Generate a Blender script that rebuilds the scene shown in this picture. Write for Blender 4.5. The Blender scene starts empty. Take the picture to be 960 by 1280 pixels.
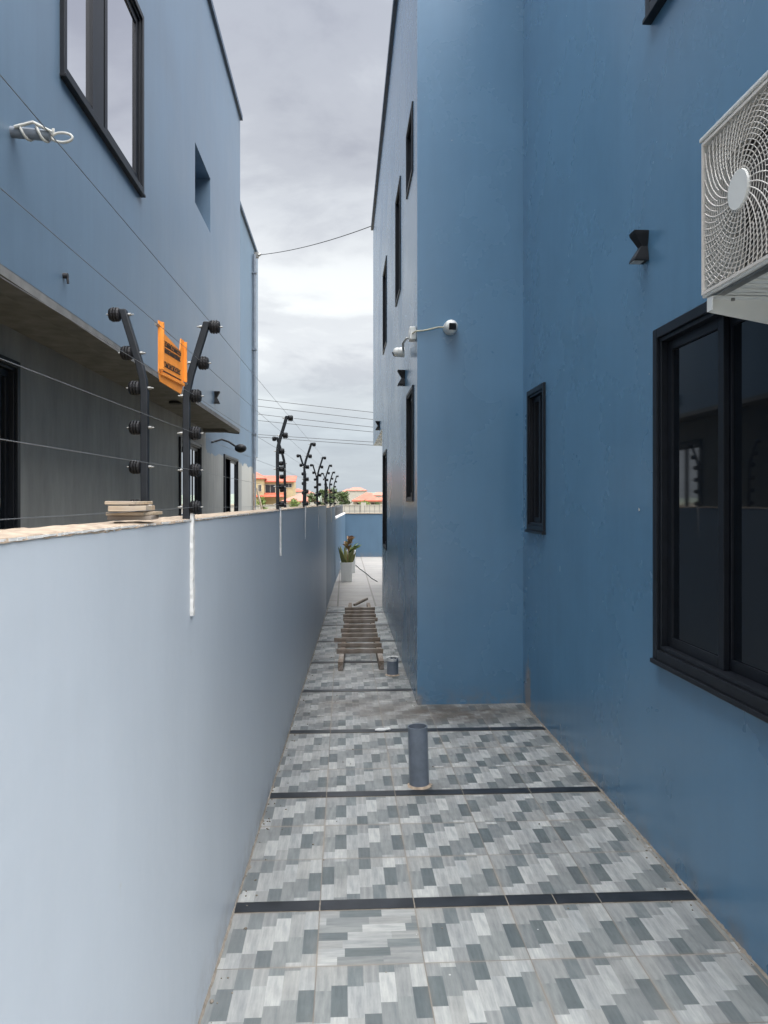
import bpy, math, random
from mathutils import Vector, Matrix
random.seed(7)
S = bpy.context.scene
C = S.collection
PI = math.pi
EYE = 1.65; F = 950.0; YAW = math.radians(3.01)
ct, st = math.cos(YAW), math.sin(YAW)

# ------------------------------------------------------------------ helpers
class MB:
    def __init__(s): s.v = []; s.f = []; s.sm = []
    def add(s, vs, fs, smooth=False):
        b = len(s.v); s.v += [tuple(v) for v in vs]
        for f in fs: s.f.append(tuple(i + b for i in f)); s.sm.append(smooth)
        return s
    def quad(s, a, b, c, d): return s.add([a, b, c, d], [(0, 1, 2, 3)])
    def box(s, x0, x1, y0, y1, z0, z1, M=None):
        vs = [Vector((x, y, z)) for z in (z0, z1) for y in (y0, y1) for x in (x0, x1)]
        if M is not None: vs = [M @ v for v in vs]
        return s.add(vs, [(0, 2, 3, 1), (4, 5, 7, 6), (0, 1, 5, 4), (2, 6, 7, 3), (0, 4, 6, 2), (1, 3, 7, 5)])
    def tube(s, pts, r, n=8, caps=True, smooth=True):
        pts = [Vector(p) for p in pts]; R = r if isinstance(r, (list, tuple)) else [r] * len(pts)
        rings = []; up = None
        for i, p in enumerate(pts):
            d = (pts[min(i + 1, len(pts) - 1)] - pts[max(i - 1, 0)]).normalized()
            if up is None: up = Vector((0, 0, 1)) if abs(d.z) < .9 else Vector((1, 0, 0))
            a = d.cross(up).normalized(); b = a.cross(d).normalized(); up = b
            rings.append([p + (a * math.cos(2 * PI * k / n) + b * math.sin(2 * PI * k / n)) * R[i] for k in range(n)])
        vs = [v for r_ in rings for v in r_]; fs = []
        for i in range(len(pts) - 1):
            for k in range(n):
                fs.append((i * n + k, i * n + (k + 1) % n, (i + 1) * n + (k + 1) % n, (i + 1) * n + k))
        s.add(vs, fs, smooth)
        if caps:
            s.add(rings[0], [tuple(range(n - 1, -1, -1))]); s.add(rings[-1], [tuple(range(n))])
        return s
    def prism(s, poly, a, b):       # poly: list of 3D points, extruded by vector b-a
        n = len(poly); d = Vector(b) - Vector(a)
        vs = [Vector(p) for p in poly] + [Vector(p) + d for p in poly]
        return s.add(vs, [tuple(range(n - 1, -1, -1)), tuple(range(n, 2 * n))] + [(i, (i + 1) % n, n + (i + 1) % n, n + i) for i in range(n)])
    def ball(s, c, r, nu=16, nv=10, sc=(1, 1, 1), zmin=-1):
        c = Vector(c); vs = []; fs = []
        for j in range(nv + 1):
            th = PI * j / nv
            for i in range(nu):
                ph = 2 * PI * i / nu
                vs.append(c + Vector((r * sc[0] * math.sin(th) * math.cos(ph), r * sc[1] * math.sin(th) * math.sin(ph), r * sc[2] * max(zmin, math.cos(th)))))
        for j in range(nv):
            for i in range(nu): fs.append((j * nu + i, (j + 1) * nu + i, (j + 1) * nu + (i + 1) % nu, j * nu + (i + 1) % nu))
        return s.add(vs, fs, True)
    def build(s, name, mat, parent=None, bevel=0, loc=None, recalc=True):
        me = bpy.data.meshes.new(name); me.from_pydata(s.v, [], s.f)
        me.polygons.foreach_set('use_smooth', s.sm)
        if mat: me.materials.append(mat)
        if recalc:
            import bmesh
            bm = bmesh.new(); bm.from_mesh(me); bmesh.ops.recalc_face_normals(bm, faces=bm.faces); bm.to_mesh(me); bm.free()
        me.update()
        o = bpy.data.objects.new(name, me); C.objects.link(o)
        if parent: o.parent = parent
        if loc: o.location = loc
        if bevel:
            m = o.modifiers.new('bevel', 'BEVEL'); m.width = bevel; m.segments = 2; m.limit_method = 'ANGLE'
        return o

def tag(o, label=None, cat=None, group=None, kind=None):
    if label: o['label'] = label
    if cat: o['category'] = cat
    if group: o['group'] = group
    if kind: o['kind'] = kind
    return o
def empty(name, loc=(0, 0, 0), rz=0):
    o = bpy.data.objects.new(name, None); C.objects.link(o); o.location = loc; o.rotation_euler = (0, 0, rz); o.empty_display_size = .1
    return o
def copy_tree(o, parent=None):
    c = o.copy(); C.objects.link(c); c.parent = parent
    for ch in [x for x in bpy.data.objects if x.parent == o]: copy_tree(ch, c)
    return c
def ray(px, py):
    xr = (px - 480) / F
    return Vector((ct * xr + st, -st * xr + ct, (627 - py) / F))
def at_t(px, py, t): 
    r = ray(px, py) * t; return Vector((r.x, r.y, r.z + EYE))

# ------------------------------------------------------------------ materials
class NT:
    def __init__(s, name):
        s.m = bpy.data.materials.new(name); s.m.use_nodes = True; s.t = s.m.node_tree; s.n = s.t.nodes; s.l = s.t.links
        s.b = s.n['Principled BSDF']
    def node(s, typ, **kw):
        n = s.n.new(typ)
        for k, v in kw.items():
            if k in ('operation', 'data_type', 'blend_type', 'noise_dimensions', 'feature', 'distance', 'interpolation_type', 'noise_type'): setattr(n, k, v)
        return n
    def put(s, sock, v):
        if hasattr(v, 'is_output') or isinstance(v, bpy.types.NodeSocket): s.l.new(v, sock)
        else: sock.default_value = v
    def math(s, op, a, b=0.0, c=0.0):
        n = s.node('ShaderNodeMath', operation=op); s.put(n.inputs[0], a); s.put(n.inputs[1], b); s.put(n.inputs[2], c); return n.outputs[0]
    def obj(s): 
        return s.node('ShaderNodeTexCoord').outputs['Object']
    def mapping(s, vec, scale=(1, 1, 1), loc=(0, 0, 0)):
        n = s.node('ShaderNodeMapping'); s.l.new(vec, n.inputs[0]); n.inputs['Scale'].default_value = scale; n.inputs['Location'].default_value = loc; return n.outputs[0]
    def noise(s, vec, scale=5, detail=4, rough=.55):
        n = s.node('ShaderNodeTexNoise'); s.l.new(vec, n.inputs['Vector']); n.inputs['Scale'].default_value = scale
        n.inputs['Detail'].default_value = detail; n.inputs['Roughness'].default_value = rough; return n.outputs[0]
    def ramp(s, fac, stops):
        n = s.node('ShaderNodeValToRGB'); s.put(n.inputs[0], fac); e = n.color_ramp.elements
        while len(e) < len(stops): e.new(.5)
        for x, (p, c) in zip(e, stops):
            x.position = p; x.color = (c if isinstance(c, tuple) else (c, c, c)) + (1,)
        return n.outputs[0]
    def rng(s, v, a, b, c, d):
        n = s.node('ShaderNodeMapRange'); s.put(n.inputs[0], v)
        for i, x in enumerate((a, b, c, d)): n.inputs[i + 1].default_value = x
        return n.outputs[0]
    def mix(s, f, a, b, mode='MIX'):
        n = s.node('ShaderNodeMix', data_type='RGBA', blend_type=mode); s.put(n.inputs[0], f)
        for i, x in ((6, a), (7, b)): s.put(n.inputs[i], x if not isinstance(x, tuple) else (x + (1,) if len(x) == 3 else x))
        return n.outputs[2]
    def bump(s, h, strength=.3, dist=.002):
        n = s.node('ShaderNodeBump'); s.l.new(h, n.inputs['Height']); n.inputs['Strength'].default_value = strength; n.inputs['Distance'].default_value = dist
        s.l.new(n.outputs[0], s.b.inputs['Normal'])
    def sep(s, vec):
        n = s.node('ShaderNodeSeparateXYZ'); s.l.new(vec, n.inputs[0]); return n.outputs
    def comb(s, x, y, z=0.0):
        n = s.node('ShaderNodeCombineXYZ'); s.put(n.inputs[0], x); s.put(n.inputs[1], y); s.put(n.inputs[2], z); return n.outputs[0]

def scl(c, k): return tuple(min(1, x * k) for x in c)
def simple(name, col, rough=.5, metal=0, var=.15, scale=20, bump=.1, spec=.5, bdist=.001):
    t = NT(name); o = t.obj(); n = t.noise(o, scale, 5)
    t.l.new(t.mix(t.rng(n, .3, .7, 0, 1), scl(col, 1 - var), scl(col, 1 + var)), t.b.inputs['Base Color'])
    t.b.inputs['Roughness'].default_value = rough; t.b.inputs['Metallic'].default_value = metal
    t.b.inputs['Specular IOR Level'].default_value = spec
    if bump: t.bump(n, bump, bdist)
    return t.m
def paint(name, col, rough=.4, streak=.12, plaster_mask=None, stain=None, spots=True, spec=.5, bmp=.2):
    t = NT(name); o = t.obj()
    s1 = t.math('ADD', t.math('MULTIPLY', t.noise(t.mapping(o, (9, 9, .55)), 1.6, 6, .6), .4), t.math('MULTIPLY', t.noise(t.mapping(o, (2.2, 2.2, .5)), 1.6, 6, .65), .6))       # vertical wash streaks
    s2 = t.noise(o, 1.1, 5, .6)                                # big blotches
    s3 = t.noise(t.mapping(o, (3, 3, 3)), 9, 4, .6)
    f = t.math('ADD', t.math('MULTIPLY', s1, .5), t.math('MULTIPLY', s2, .5))
    c = t.mix(t.rng(f, .34, .66, 0, 1), scl(col, 1 - streak), scl(col, 1 + streak))
    c = t.mix(t.math('MULTIPLY', t.rng(s3, .45, .9, 0, 1), .10), c, scl((col[0] * 1.3 + .03, col[1] * 1.15 + .03, col[2] * 1.05 + .03), 1))
    # roller marks / hairline scuffs
    if spots:
        v = t.node('ShaderNodeTexVoronoi'); t.l.new(o, v.inputs['Vector']); v.inputs['Scale'].default_value = 3.1
        sp = t.math('LESS_THAN', v.outputs['Distance'], .016)
        c = t.mix(t.math('MULTIPLY', sp, .5), c, (.5, .52, .52))
    # dirt splash near the ground
    z = t.sep(o)[2]
    d = t.math('MULTIPLY', t.rng(z, .0, .16, 1, 0), t.rng(t.noise(o, 7, 5, .7), .42, .7, 0, 1))
    c = t.mix(t.math('MULTIPLY', d, .7), c, (.19, .165, .14))
    if stain:
        for (p, r, colr) in stain:
            vm = t.node('ShaderNodeVectorMath', operation='DISTANCE'); t.l.new(t.mapping(o, (1, 1, .45), (0, 0, 0)), vm.inputs[0]); vm.inputs[1].default_value = (p[0], p[1], p[2] * .45)
            dd = t.math('ADD', vm.outputs['Value'], t.math('MULTIPLY', t.noise(o, 18, 4), .12))
            c = t.mix(t.rng(dd, r + .03, r + .08, .85, 0), c, colr)
    if plaster_mask: c = plaster_mask(t, o, c)
    t.l.new(c, t.b.inputs['Base Color'])
    t.l.new(t.rng(s2, .3, .7, rough - .03, rough + .05), t.b.inputs['Roughness'])
    t.b.inputs['Specular IOR Level'].default_value = spec
    b = t.math('ADD', t.math('MULTIPLY', t.noise(o, 45, 2), .06), t.math('ADD', t.noise(o, 7, 3), t.math('MULTIPLY', t.noise(o, 2.2, 2), 2.0)))
    t.bump(b, bmp, .003)
    return t.m

BLUE = (.086, .192, .305)
LBLUE = (.118, .180, .25)
M = {}
M['blue'] = paint('blue_wall_paint', BLUE, .26, .10, spec=.85, bmp=.09, stain=[((1.465, 6.0, .13), .10, (.28, .22, .17)), ((.594, 6.2, .02), .05, (.30, .25, .2)), ((.594, 6.9, .02), .06, (.22, .22, .22)), ((.594, 8.2, .0), .05, (.25, .22, .2))])
def pm(t, o, c):
    x, y, z = t.sep(o)
    n = t.noise(o, 2.5, 4, .6)
    raw = t.mix(t.rng(t.noise(t.mapping(o, (3, 3, .9)), 1.5, 7, .65), .3, .7, 0, 1), (.20, .205, .20), (.30, .305, .295))
    pale = t.mix(t.math('GREATER_THAN', y, 18.0), raw, (.42, .42, .39))
    low = t.math('LESS_THAN', t.math('ADD', z, t.math('MULTIPLY', n, .35)), 2.72)
    under = t.math('LESS_THAN', y, 13.35)
    under2 = t.math('MULTIPLY', under, t.math('LESS_THAN', z, 2.95))
    # everything below the soffit line is unpainted
    mask = t.math('MAXIMUM', low, under2)
    return t.mix(mask, c, pale)
M['lblue'] = paint('weathered_blue_paint', LBLUE, .32, .15, spec=.8, bmp=.1)
M['lground'] = paint('plaster_and_paint', LBLUE, .6, .12, plaster_mask=pm, spots=False)
M['plaster'] = simple('cement_render', (.17, .17, .165), .85, var=.25, scale=6, bump=.3)
M['garden'] = paint('pale_grey_paint', (.43, .475, .525), .42, .045, spots=True, stain=[((-.477, 1.65, .83), -.022, (.40, .37, .29)), ((-.46, 2.33, 1.20), -.015, (.33, .35, .37))], bmp=.6)
M['garden_blue'] = paint('blue_boundary_paint', (.075, .135, .20), .5, .12)
M['coping'] = simple('rough_mortar', (.36, .285, .215), .95, var=.3, scale=30, bump=.8, bdist=.006)
M['white_plaster'] = simple('white_filler', (.56, .56, .55), .8, var=.08, scale=60, bump=.6, bdist=.004)
M['black'] = simple('black_aluminium', (.008, .010, .014), .4, spec=.3, var=.2, scale=15, bump=.03)
M['blackmat'] = simple('black_plastic', (.010, .011, .013), .55, spec=.3, var=.2, bump=.05)
M['post'] = simple('black_steel_paint', (.014, .017, .022), .5, spec=.35, var=.3, scale=25, bump=.15)
M['bolt'] = simple('galvanised_bolt', (.26, .26, .25), .5, .8, bump=.05)
M['insul'] = simple('insulator_plastic', (.010, .010, .012), .55, bump=0, spec=.3)
M['wire'] = simple('galvanised_wire', (.2, .205, .21), .4, .7, bump=0)
M['cable'] = simple('black_cable', (.02, .02, .022), .6, bump=0)
M['trim'] = simple('dark_roof_trim', (.05, .08, .12), .5, bump=.05)
M['white'] = simple('white_enamel', (.70, .70, .67), .35, var=.05, scale=8, bump=.03)
M['grille'] = simple('grille_plastic', (.66, .62, .57), .45, var=.06, bump=.02)
M['inner'] = simple('dusty_fan_recess', (.055, .05, .047), .6, var=.3)
M['fan'] = simple('fan_blade_plastic', (.14, .125, .115), .5, var=.1)
M['pvc'] = simple('grey_pvc', (.15, .175, .21), .38, var=.18, scale=12, bump=.06)
M['pvc_in'] = simple('pipe_inside', (.03, .035, .045), .7)
M['orange'] = simple('orange_plastic', (.72, .25, .035), .45, var=.12, scale=18, bump=.05)
M['ink'] = simple('black_print', (.02, .015, .012), .6, bump=0)
M['glassdark'] = simple('tinted_glass', (.004, .006, .009), .035, var=0, bump=0, spec=.6)
M['mirrorglass'] = simple('reflective_glass', (.93, .93, .96), .03, 1.0, var=.0, scale=1, bump=0)
M['navy'] = simple('dark_window_recess', (.01, .013, .02), .5, bump=0)
M['cabwhite'] = simple('white_cable', (.5, .5, .47), .5, bump=0)
M['cream_cable'] = simple('yellowed_cable', (.5, .47, .34), .55, bump=0)
M['lens'] = simple('camera_lens_glass', (.005, .005, .007), .08, bump=0)
def wood(name, a, b, rough=.8):
    t = NT(name); o = t.obj()
    n = t.noise(t.mapping(o, (1.2, 14, 14)), 5, 6, .65); n2 = t.noise(o, 5, 4)
    c = t.mix(t.rng(n, .3, .7, 0, 1), a, b); c = t.mix(t.math('MULTIPLY', t.rng(n2, .45, .75, 0, 1), .5), c, (.42, .40, .37))
    t.l.new(c, t.b.inputs['Base Color']); t.b.inputs['Roughness'].default_value = rough; t.bump(n, .6, .003); return t.m
M['wood'] = wood('weathered_wood', (.095, .07, .052), (.26, .205, .16))
M['plywood'] = wood('pale_plywood', (.28, .2, .13), (.5, .4, .28))

def tile_material():
    t = NT('patterned_floor_tiles'); o = t.obj(); x, y, z = t.sep(o)
    TX, TY, X0 = .385, .3763, -.098
    # strips are separate geometry; rows measured between the strips with a fixed pitch per bay
    BAY = 1.176
    yb = t.math('SUBTRACT', y, 3.112 + .041)            # after strip 
    yb = t.math('ADD', yb, BAY * 20)
    bay = t.math('FLOOR', t.math('DIVIDE', yb, BAY))
    yl = t.math('MODULO', yb, BAY)                      # 0..BAY
    yt = t.math('DIVIDE', yl, (BAY - .082) / 3)
    xt = t.math('ADD', t.math('DIVIDE', t.math('SUBTRACT', x, X0), TX), 50.0)
    ix = t.math('FLOOR', xt); iy = t.math('FLOOR', yt)
    u = t.math('SUBTRACT', xt, ix); v = t.math('SUBTRACT', yt, iy)
    tid = t.comb(ix, iy, bay)
    wn = t.node('ShaderNodeTexWhiteNoise'); t.l.new(tid, wn.inputs['Vector']); rt = wn.outputs['Value']
    # mirrored prints on some tiles, one tile turned
    flip = t.math('GREATER_THAN', rt, .8)
    u2 = t.math('ADD', t.math('MULTIPLY', u, t.math('SUBTRACT', 1.0, flip)), t.math('MULTIPLY', t.math('SUBTRACT', 1.0, u), flip))
    v2 = t.math('ADD', t.math('MULTIPLY', v, t.math('SUBTRACT', 1.0, flip)), t.math('MULTIPLY', t.math('SUBTRACT', 1.0, v), flip))
    rot = t.math('MULTIPLY', t.math('COMPARE', ix, 50.0, .2), t.math('MULTIPLY', t.math('COMPARE', bay, 19.0, .2), t.math('COMPARE', iy, 2.0, .2)))
    inv = t.math('SUBTRACT', 1.0, rot)
    ua = t.math('ADD', t.math('MULTIPLY', u2, inv), t.math('MULTIPLY', v2, rot))
    va = t.math('ADD', t.math('MULTIPLY', v2, inv), t.math('MULTIPLY', u2, rot))
    col = t.math('FLOOR', t.math('MULTIPLY', ua, 7.0))
    w1 = t.node('ShaderNodeTexWhiteNoise'); t.l.new(t.comb(col, 3.7, 1.3), w1.inputs['Vector'])
    vo = t.math('ADD', t.math('MULTIPLY', va, 2.3), t.math('MULTIPLY', w1.outputs['Value'], 3.0))
    pl = t.math('FLOOR', vo)
    w2 = t.node('ShaderNodeTexWhiteNoise'); t.l.new(t.comb(col, pl, 5.5), w2.inputs['Vector'])
    par = t.math('PINGPONG', t.math('ADD', col, pl), 1.0)
    tv = t.math('ADD', t.math('MULTIPLY', par, .46), t.math('MULTIPLY', w2.outputs['Value'], .52))
    tone = t.ramp(tv, [(0, (.092, .107, .110)), (.15, (.13, .146, .148)), (.31, (.18, .19, .187)), (.48, (.235, .239, .232)), (.62, (.295, .30, .292)), (.8, (.335, .34, .33))])
    tone.node.color_ramp.interpolation = 'CONSTANT'
    # grain runs along the plank
    gv = t.comb(t.math('MULTIPLY', ua, 26.0), t.math('ADD', t.math('MULTIPLY', va, 2.6), t.math('MULTIPLY', w2.outputs['Value'], 40.0)), t.math('MULTIPLY', col, 7.3))
    g = t.noise(gv, 1.0, 5, .65)
    w3_ = t.node('ShaderNodeTexWhiteNoise'); t.l.new(t.comb(t.math('ADD', col, t.math('MULTIPLY', ix, 9.0)), pl, iy), w3_.inputs['Vector'])
    tone = t.mix(1.0, tone, t.mix(w3_.outputs['Value'], (.86, .87, .88), (1.12, 1.11, 1.09)), 'MULTIPLY')
    gc = t.mix(t.rng(g, .3, .72, 0, 1), (.70, .73, .75), (1.2, 1.19, 1.17))
    c = t.mix(1.0, tone, gc, 'MULTIPLY')
    # grout
    eu = t.math('MULTIPLY', t.math('MINIMUM', u, t.math('SUBTRACT', 1.0, u)), TX)
    ev = t.math('MULTIPLY', t.math('MINIMUM', v, t.math('SUBTRACT', 1.0, v)), TY)
    e = t.math('MINIMUM', eu, ev)
    gm = t.rng(t.math('ADD', e, t.math('MULTIPLY', t.noise(o, 40, 3), .0012)), .0018, .0034, 1, 0)
    big = t.noise(o, 1.7, 5, .6)
    grout = t.mix(t.rng(big, .35, .65, 0, 1), (.12, .108, .095), (.25, .215, .175))
    # weathered dust over everything: grime + pale rinse marks
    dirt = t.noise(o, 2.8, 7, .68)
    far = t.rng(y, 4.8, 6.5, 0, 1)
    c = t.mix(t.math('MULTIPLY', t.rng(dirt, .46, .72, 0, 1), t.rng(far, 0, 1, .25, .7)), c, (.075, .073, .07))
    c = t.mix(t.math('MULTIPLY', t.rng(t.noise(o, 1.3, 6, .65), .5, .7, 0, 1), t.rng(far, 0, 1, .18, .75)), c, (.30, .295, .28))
    lw = t.math('MULTIPLY', t.rng(x, -.15, -.42, 0, 1), .3)
    c = t.mix(t.math('MULTIPLY', lw, t.noise(o, 6, 4)), c, (.3, .3, .3))
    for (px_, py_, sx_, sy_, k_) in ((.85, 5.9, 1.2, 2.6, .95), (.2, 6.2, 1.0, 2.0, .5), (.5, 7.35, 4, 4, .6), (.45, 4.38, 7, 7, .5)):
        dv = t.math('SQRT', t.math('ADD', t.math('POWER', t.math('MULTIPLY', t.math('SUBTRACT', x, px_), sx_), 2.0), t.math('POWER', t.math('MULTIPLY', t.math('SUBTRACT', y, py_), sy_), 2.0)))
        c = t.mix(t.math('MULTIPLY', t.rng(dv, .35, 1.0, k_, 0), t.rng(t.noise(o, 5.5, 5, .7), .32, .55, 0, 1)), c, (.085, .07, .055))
    # brown haze of cement in the joints' neighbourhood
    c = t.mix(t.math('MULTIPLY', t.rng(e, .0, .02, .35, 0), t.rng(big, .4, .6, 0, 1)), c, (.2, .165, .13))
    # cracked corner of the turned tile
    c = t.mix(gm, c, grout)
    # paint spots
    v_ = t.node('ShaderNodeTexVoronoi'); t.l.new(o, v_.inputs['Vector']); v_.inputs['Scale'].default_value = 9.0
    sp = t.math('LESS_THAN', t.math('ADD', v_.outputs['Distance'], t.math('MULTIPLY', t.noise(o, 3, 2), .06)), .062)
    sp = t.math('MULTIPLY', sp, t.math('GREATER_THAN', t.noise(o, 2.3, 2), .5))
    c = t.mix(t.math('MULTIPLY', sp, .8), c, (.5, .5, .48))
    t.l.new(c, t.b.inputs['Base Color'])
    t.l.new(t.rng(dirt, .3, .7, .34, .62), t.b.inputs['Roughness'])
    h = t.math('SUBTRACT', t.math('MULTIPLY', g, .15), gm); t.bump(h, .5, .0015)
    return t.m
M['tile'] = tile_material()
def yard_material():
    t = NT('pale_yard_tiles'); o = t.obj(); x, y, z = t.sep(o)
    b = t.node('ShaderNodeTexBrick'); t.l.new(t.mapping(o, (1, 1, 1), (.1, .05, 0)), b.inputs['Vector']); b.offset = 0
    b.inputs['Scale'].default_value = 1.0; b.inputs['Brick Width'].default_value = .6; b.inputs['Row Height'].default_value = .58
    b.inputs['Mortar Size'].default_value = .014; b.inputs['Color1'].default_value = (.30, .28, .255, 1); b.inputs['Color2'].default_value = (.25, .24, .226, 1); b.inputs['Mortar'].default_value = (.13, .115, .1, 1)
    n = t.noise(o, 1.9, 7, .68)
    c = t.mix(t.math('MULTIPLY', t.rng(n, .42, .7, 0, 1), .6), b.outputs['Color'], (.18, .17, .155))
    c = t.mix(t.math('MULTIPLY', t.rng(t.noise(o, 8, 5, .7), .55, .75, 0, 1), .4), c, (.13, .12, .11))
    t.l.new(c, t.b.inputs['Base Color']); t.b.inputs['Roughness'].default_value = .55; t.bump(n, .2, .002); return t.m
M['yard'] = yard_material()
M['strip'] = simple('dark_strip_tile', (.016, .018, .021), .36, var=.5, scale=9, bump=.1)
M['grout'] = simple('pale_grout', (.2, .175, .145), .9, var=.25, scale=30)
def earth():
    t = NT('sandy_earth'); o = t.obj(); n = t.noise(o, .4, 8, .65); n2 = t.noise(o, 6, 6)
    c = t.mix(t.rng(n, .4, .6, 0, 1), (.26, .19, .12), (.10, .12, .05)); c = t.mix(t.math('MULTIPLY', n2, .5), c, (.34, .27, .19))
    t.l.new(c, t.b.inputs['Base Color']); t.b.inputs['Roughness'].default_value = .95; t.bump(n2, .6, .03); return t.m
M['earth'] = earth()
M['roof'] = simple('red_roof_tiles', (.36, .085, .045), .6, var=.25, scale=1.2, bump=.1)
M['salmon'] = simple('faded_salmon_roof', (.36, .14, .1), .7, var=.15, scale=1.2)
M['cream'] = simple('cream_house_paint', (.42, .34, .2), .8, var=.08, scale=1)
M['cream2'] = simple('pale_house_paint', (.38, .365, .325), .8, var=.1, scale=1)
M['bark'] = simple('tree_bark', (.12, .09, .06), .9, var=.3, scale=8, bump=.5, bdist=.01)
def leafmat(name, a, b):
    t = NT(name); g = t.node('ShaderNodeNewGeometry')
    t.l.new(t.mix(g.outputs['Random Per Island'], a, b), t.b.inputs['Base Color']); t.b.inputs['Roughness'].default_value = .55
    t.b.inputs['Subsurface Weight'].default_value = 0; return t.m
M['leaf'] = leafmat('tree_leaves', (.035, .06, .022), (.11, .16, .05))
M['leaf2'] = leafmat('bush_leaves', (.07, .12, .025), (.2, .27, .06))
M['snake'] = leafmat('sword_leaves', (.13, .15, .04), (.36, .35, .13))
M['redleaf'] = leafmat('reddish_leaves', (.24, .08, .05), (.28, .24, .08))
M['soil'] = simple('potting_soil', (.03, .022, .016), .95, var=.4, bump=.6)
M['hill'] = simple('distant_scrub', (.16, .19, .15), .95, var=.35, scale=.03, bump=0)
M['lamp_em'] = simple('lamp_diffuser', (.4, .4, .38), .4, bump=0)

# ------------------------------------------------------------------ setting
g = MB(); R = 1500
g.quad((-R, -R, -.03), (R, -R, -.03), (R, R, -.03), (-R, R, -.03)); tag(g.build('ground', M['earth']), kind='structure')
YE0 = 1.25
def wx(y): return -.513 + .022 * y          # front face of the boundary wall
g = MB(); g.prism([(wx(-4) - .02, -4, -.025), (9, -4, -.025), (9, YE0, -.025), (1.6, YE0, -.025), (1.6, 11.99, -.025), (wx(11.99) - .02, 11.99, -.025)], (0, 0, 0), (0, 0, .025))
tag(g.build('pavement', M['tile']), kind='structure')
g = MB(); g.box(-.5, 9.5, 12.0, 22.72, -.025, .0); tag(g.build('yard', M['yard']), kind='structure')
# dark strips between the tile bays: every third row
strips = MB(); gr = MB()
joints = [-.098 + .385 * k for k in range(-1, 24)]
BAY = 1.176
for k in range(-5, 8):
    y0 = 3.112 - .041 + BAY * k; y1 = y0 + .082; yc = (y0 + y1) / 2
    xa = wx(yc) + .002; xb = 9 if yc < 1.2 else 1.463 if yc < 6.15 else .592
    js = [xa] + [j for j in joints if xa + .05 < j < xb - .05] + ([.87] if k in (0,) else []) + [xb]
    js = sorted(js)
    tilt = .012
    for a, b in zip(js[:-1], js[1:]):
        strips.box(a + .0025, b - .0025, y0 + .003, y1 - .003, -.001, .003)
    gr.box(xa, xb, y0, y1, -.001, .0012)
tag(strips.build('pavement_strips', M['strip']), kind='structure')
tag(gr.build('pavement_strip_joints', M['grout']), kind='structure')
for side in (0, 1):
    m = MB(); n = 420; vs = []
    for i in range(n + 1):
        yq = (1.3 if side else -1.0) + (6.12 if side else 12.9) * i / n * (1 if not side else .789)
        xw = 1.465 if side else wx(yq); sg_ = -1 if side else 1; q = random.uniform(.002, .007) + (random.random() < .06) * random.uniform(.004, .016)
        vs += [(xw, yq, random.uniform(.004, .012)), (xw + sg_ * q * .5, yq, .006), (xw + sg_ * (q + .003), yq, .0005)]
    m.add(vs, [(3 * i + k, 3 * i + 3 + k, 3 * i + 4 + k, 3 * i + 1 + k) for i in range(n) for k in range(2)], True); tag(m.build('pavement_edge', M['grout']), kind='structure')
m = MB()
for i in range(320):
    sd = random.random(); yq = random.uniform(1.6, 11.5); off = abs(random.gauss(0, .05)) + .004
    if sd < .45: xq = wx(yq) + off
    elif sd < .8: xq = (1.46 if yq < 6.1 else .588) - off
    else: xq = random.uniform(-.2, 1.2 if yq < 6 else .45)
    rq = random.uniform(.0015, .005) * (1.6 if random.random() < .06 else 1); m.ball((xq, yq, rq * .4), rq, 6, 4, (random.uniform(.7, 1.5), random.uniform(.7, 1.5), .7))
tag(m.build('grit', M['grout']), kind='stuff')
# distant rise
g = MB(); n = 90
for i in range(n):
    a0 = -900 + 1800 * i / n; a1 = -900 + 1800 * (i + 1) / n
    hz = lambda a: 6.5 + 2.2 * math.sin(a * .011 + 1) + 1.2 * math.sin(a * .043)
    g.add([(a0, 560, -.5), (a1, 560, -.5), (a1, 640, hz(a1)), (a0, 640, hz(a0)), (a1, 900, -1), (a0, 900, -1)], [(0, 1, 2, 3), (3, 2, 4, 5)])
tag(g.build('hills', M['hill']), kind='structure')

# ------------------------------------------------------------------ facade helper (plane X = x, holes in (y0,y1,z0,z1))
def facade_x(mb, x, y0, y1, z0, z1, holes, cuts=(), depth=.12, s=-1):
    """sheet at X=x whose outside faces s*X; holes get reveals going inwards (-s)."""
    ys = sorted({y0, y1} | {v for h in list(holes) + list(cuts) for v in h[:2] if y0 < v < y1})
    zs = sorted({z0, z1} | {v for h in list(holes) + list(cuts) for v in h[2:4] if z0 < v < z1})
    for a, b in zip(ys[:-1], ys[1:]):
        for c, d in zip(zs[:-1], zs[1:]):
            m, k = (a + b) / 2, (c + d) / 2
            if any(h[0] < m < h[1] and h[2] < k < h[3] for h in list(holes) + list(cuts)): continue
            mb.quad((x, a, c), (x, b, c), (x, b, d), (x, a, d))
    for h in holes:
        a, b, c, d = h[:4]; dp = h[4] if len(h) > 4 else depth
        xi = x - s * dp
        mb.quad((x, a, c), (xi, a, c), (xi, b, c), (x, b, c)); mb.quad((x, a, d), (xi, a, d), (xi, b, d), (x, b, d))
        mb.quad((x, a, c), (xi, a, c), (xi, a, d), (x, a, d)); mb.quad((x, b, c), (xi, b, c), (xi, b, d), (x, b, d))
        mb.quad((xi, a, c), (xi, b, c), (xi, b, d), (xi, a, d))

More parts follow.
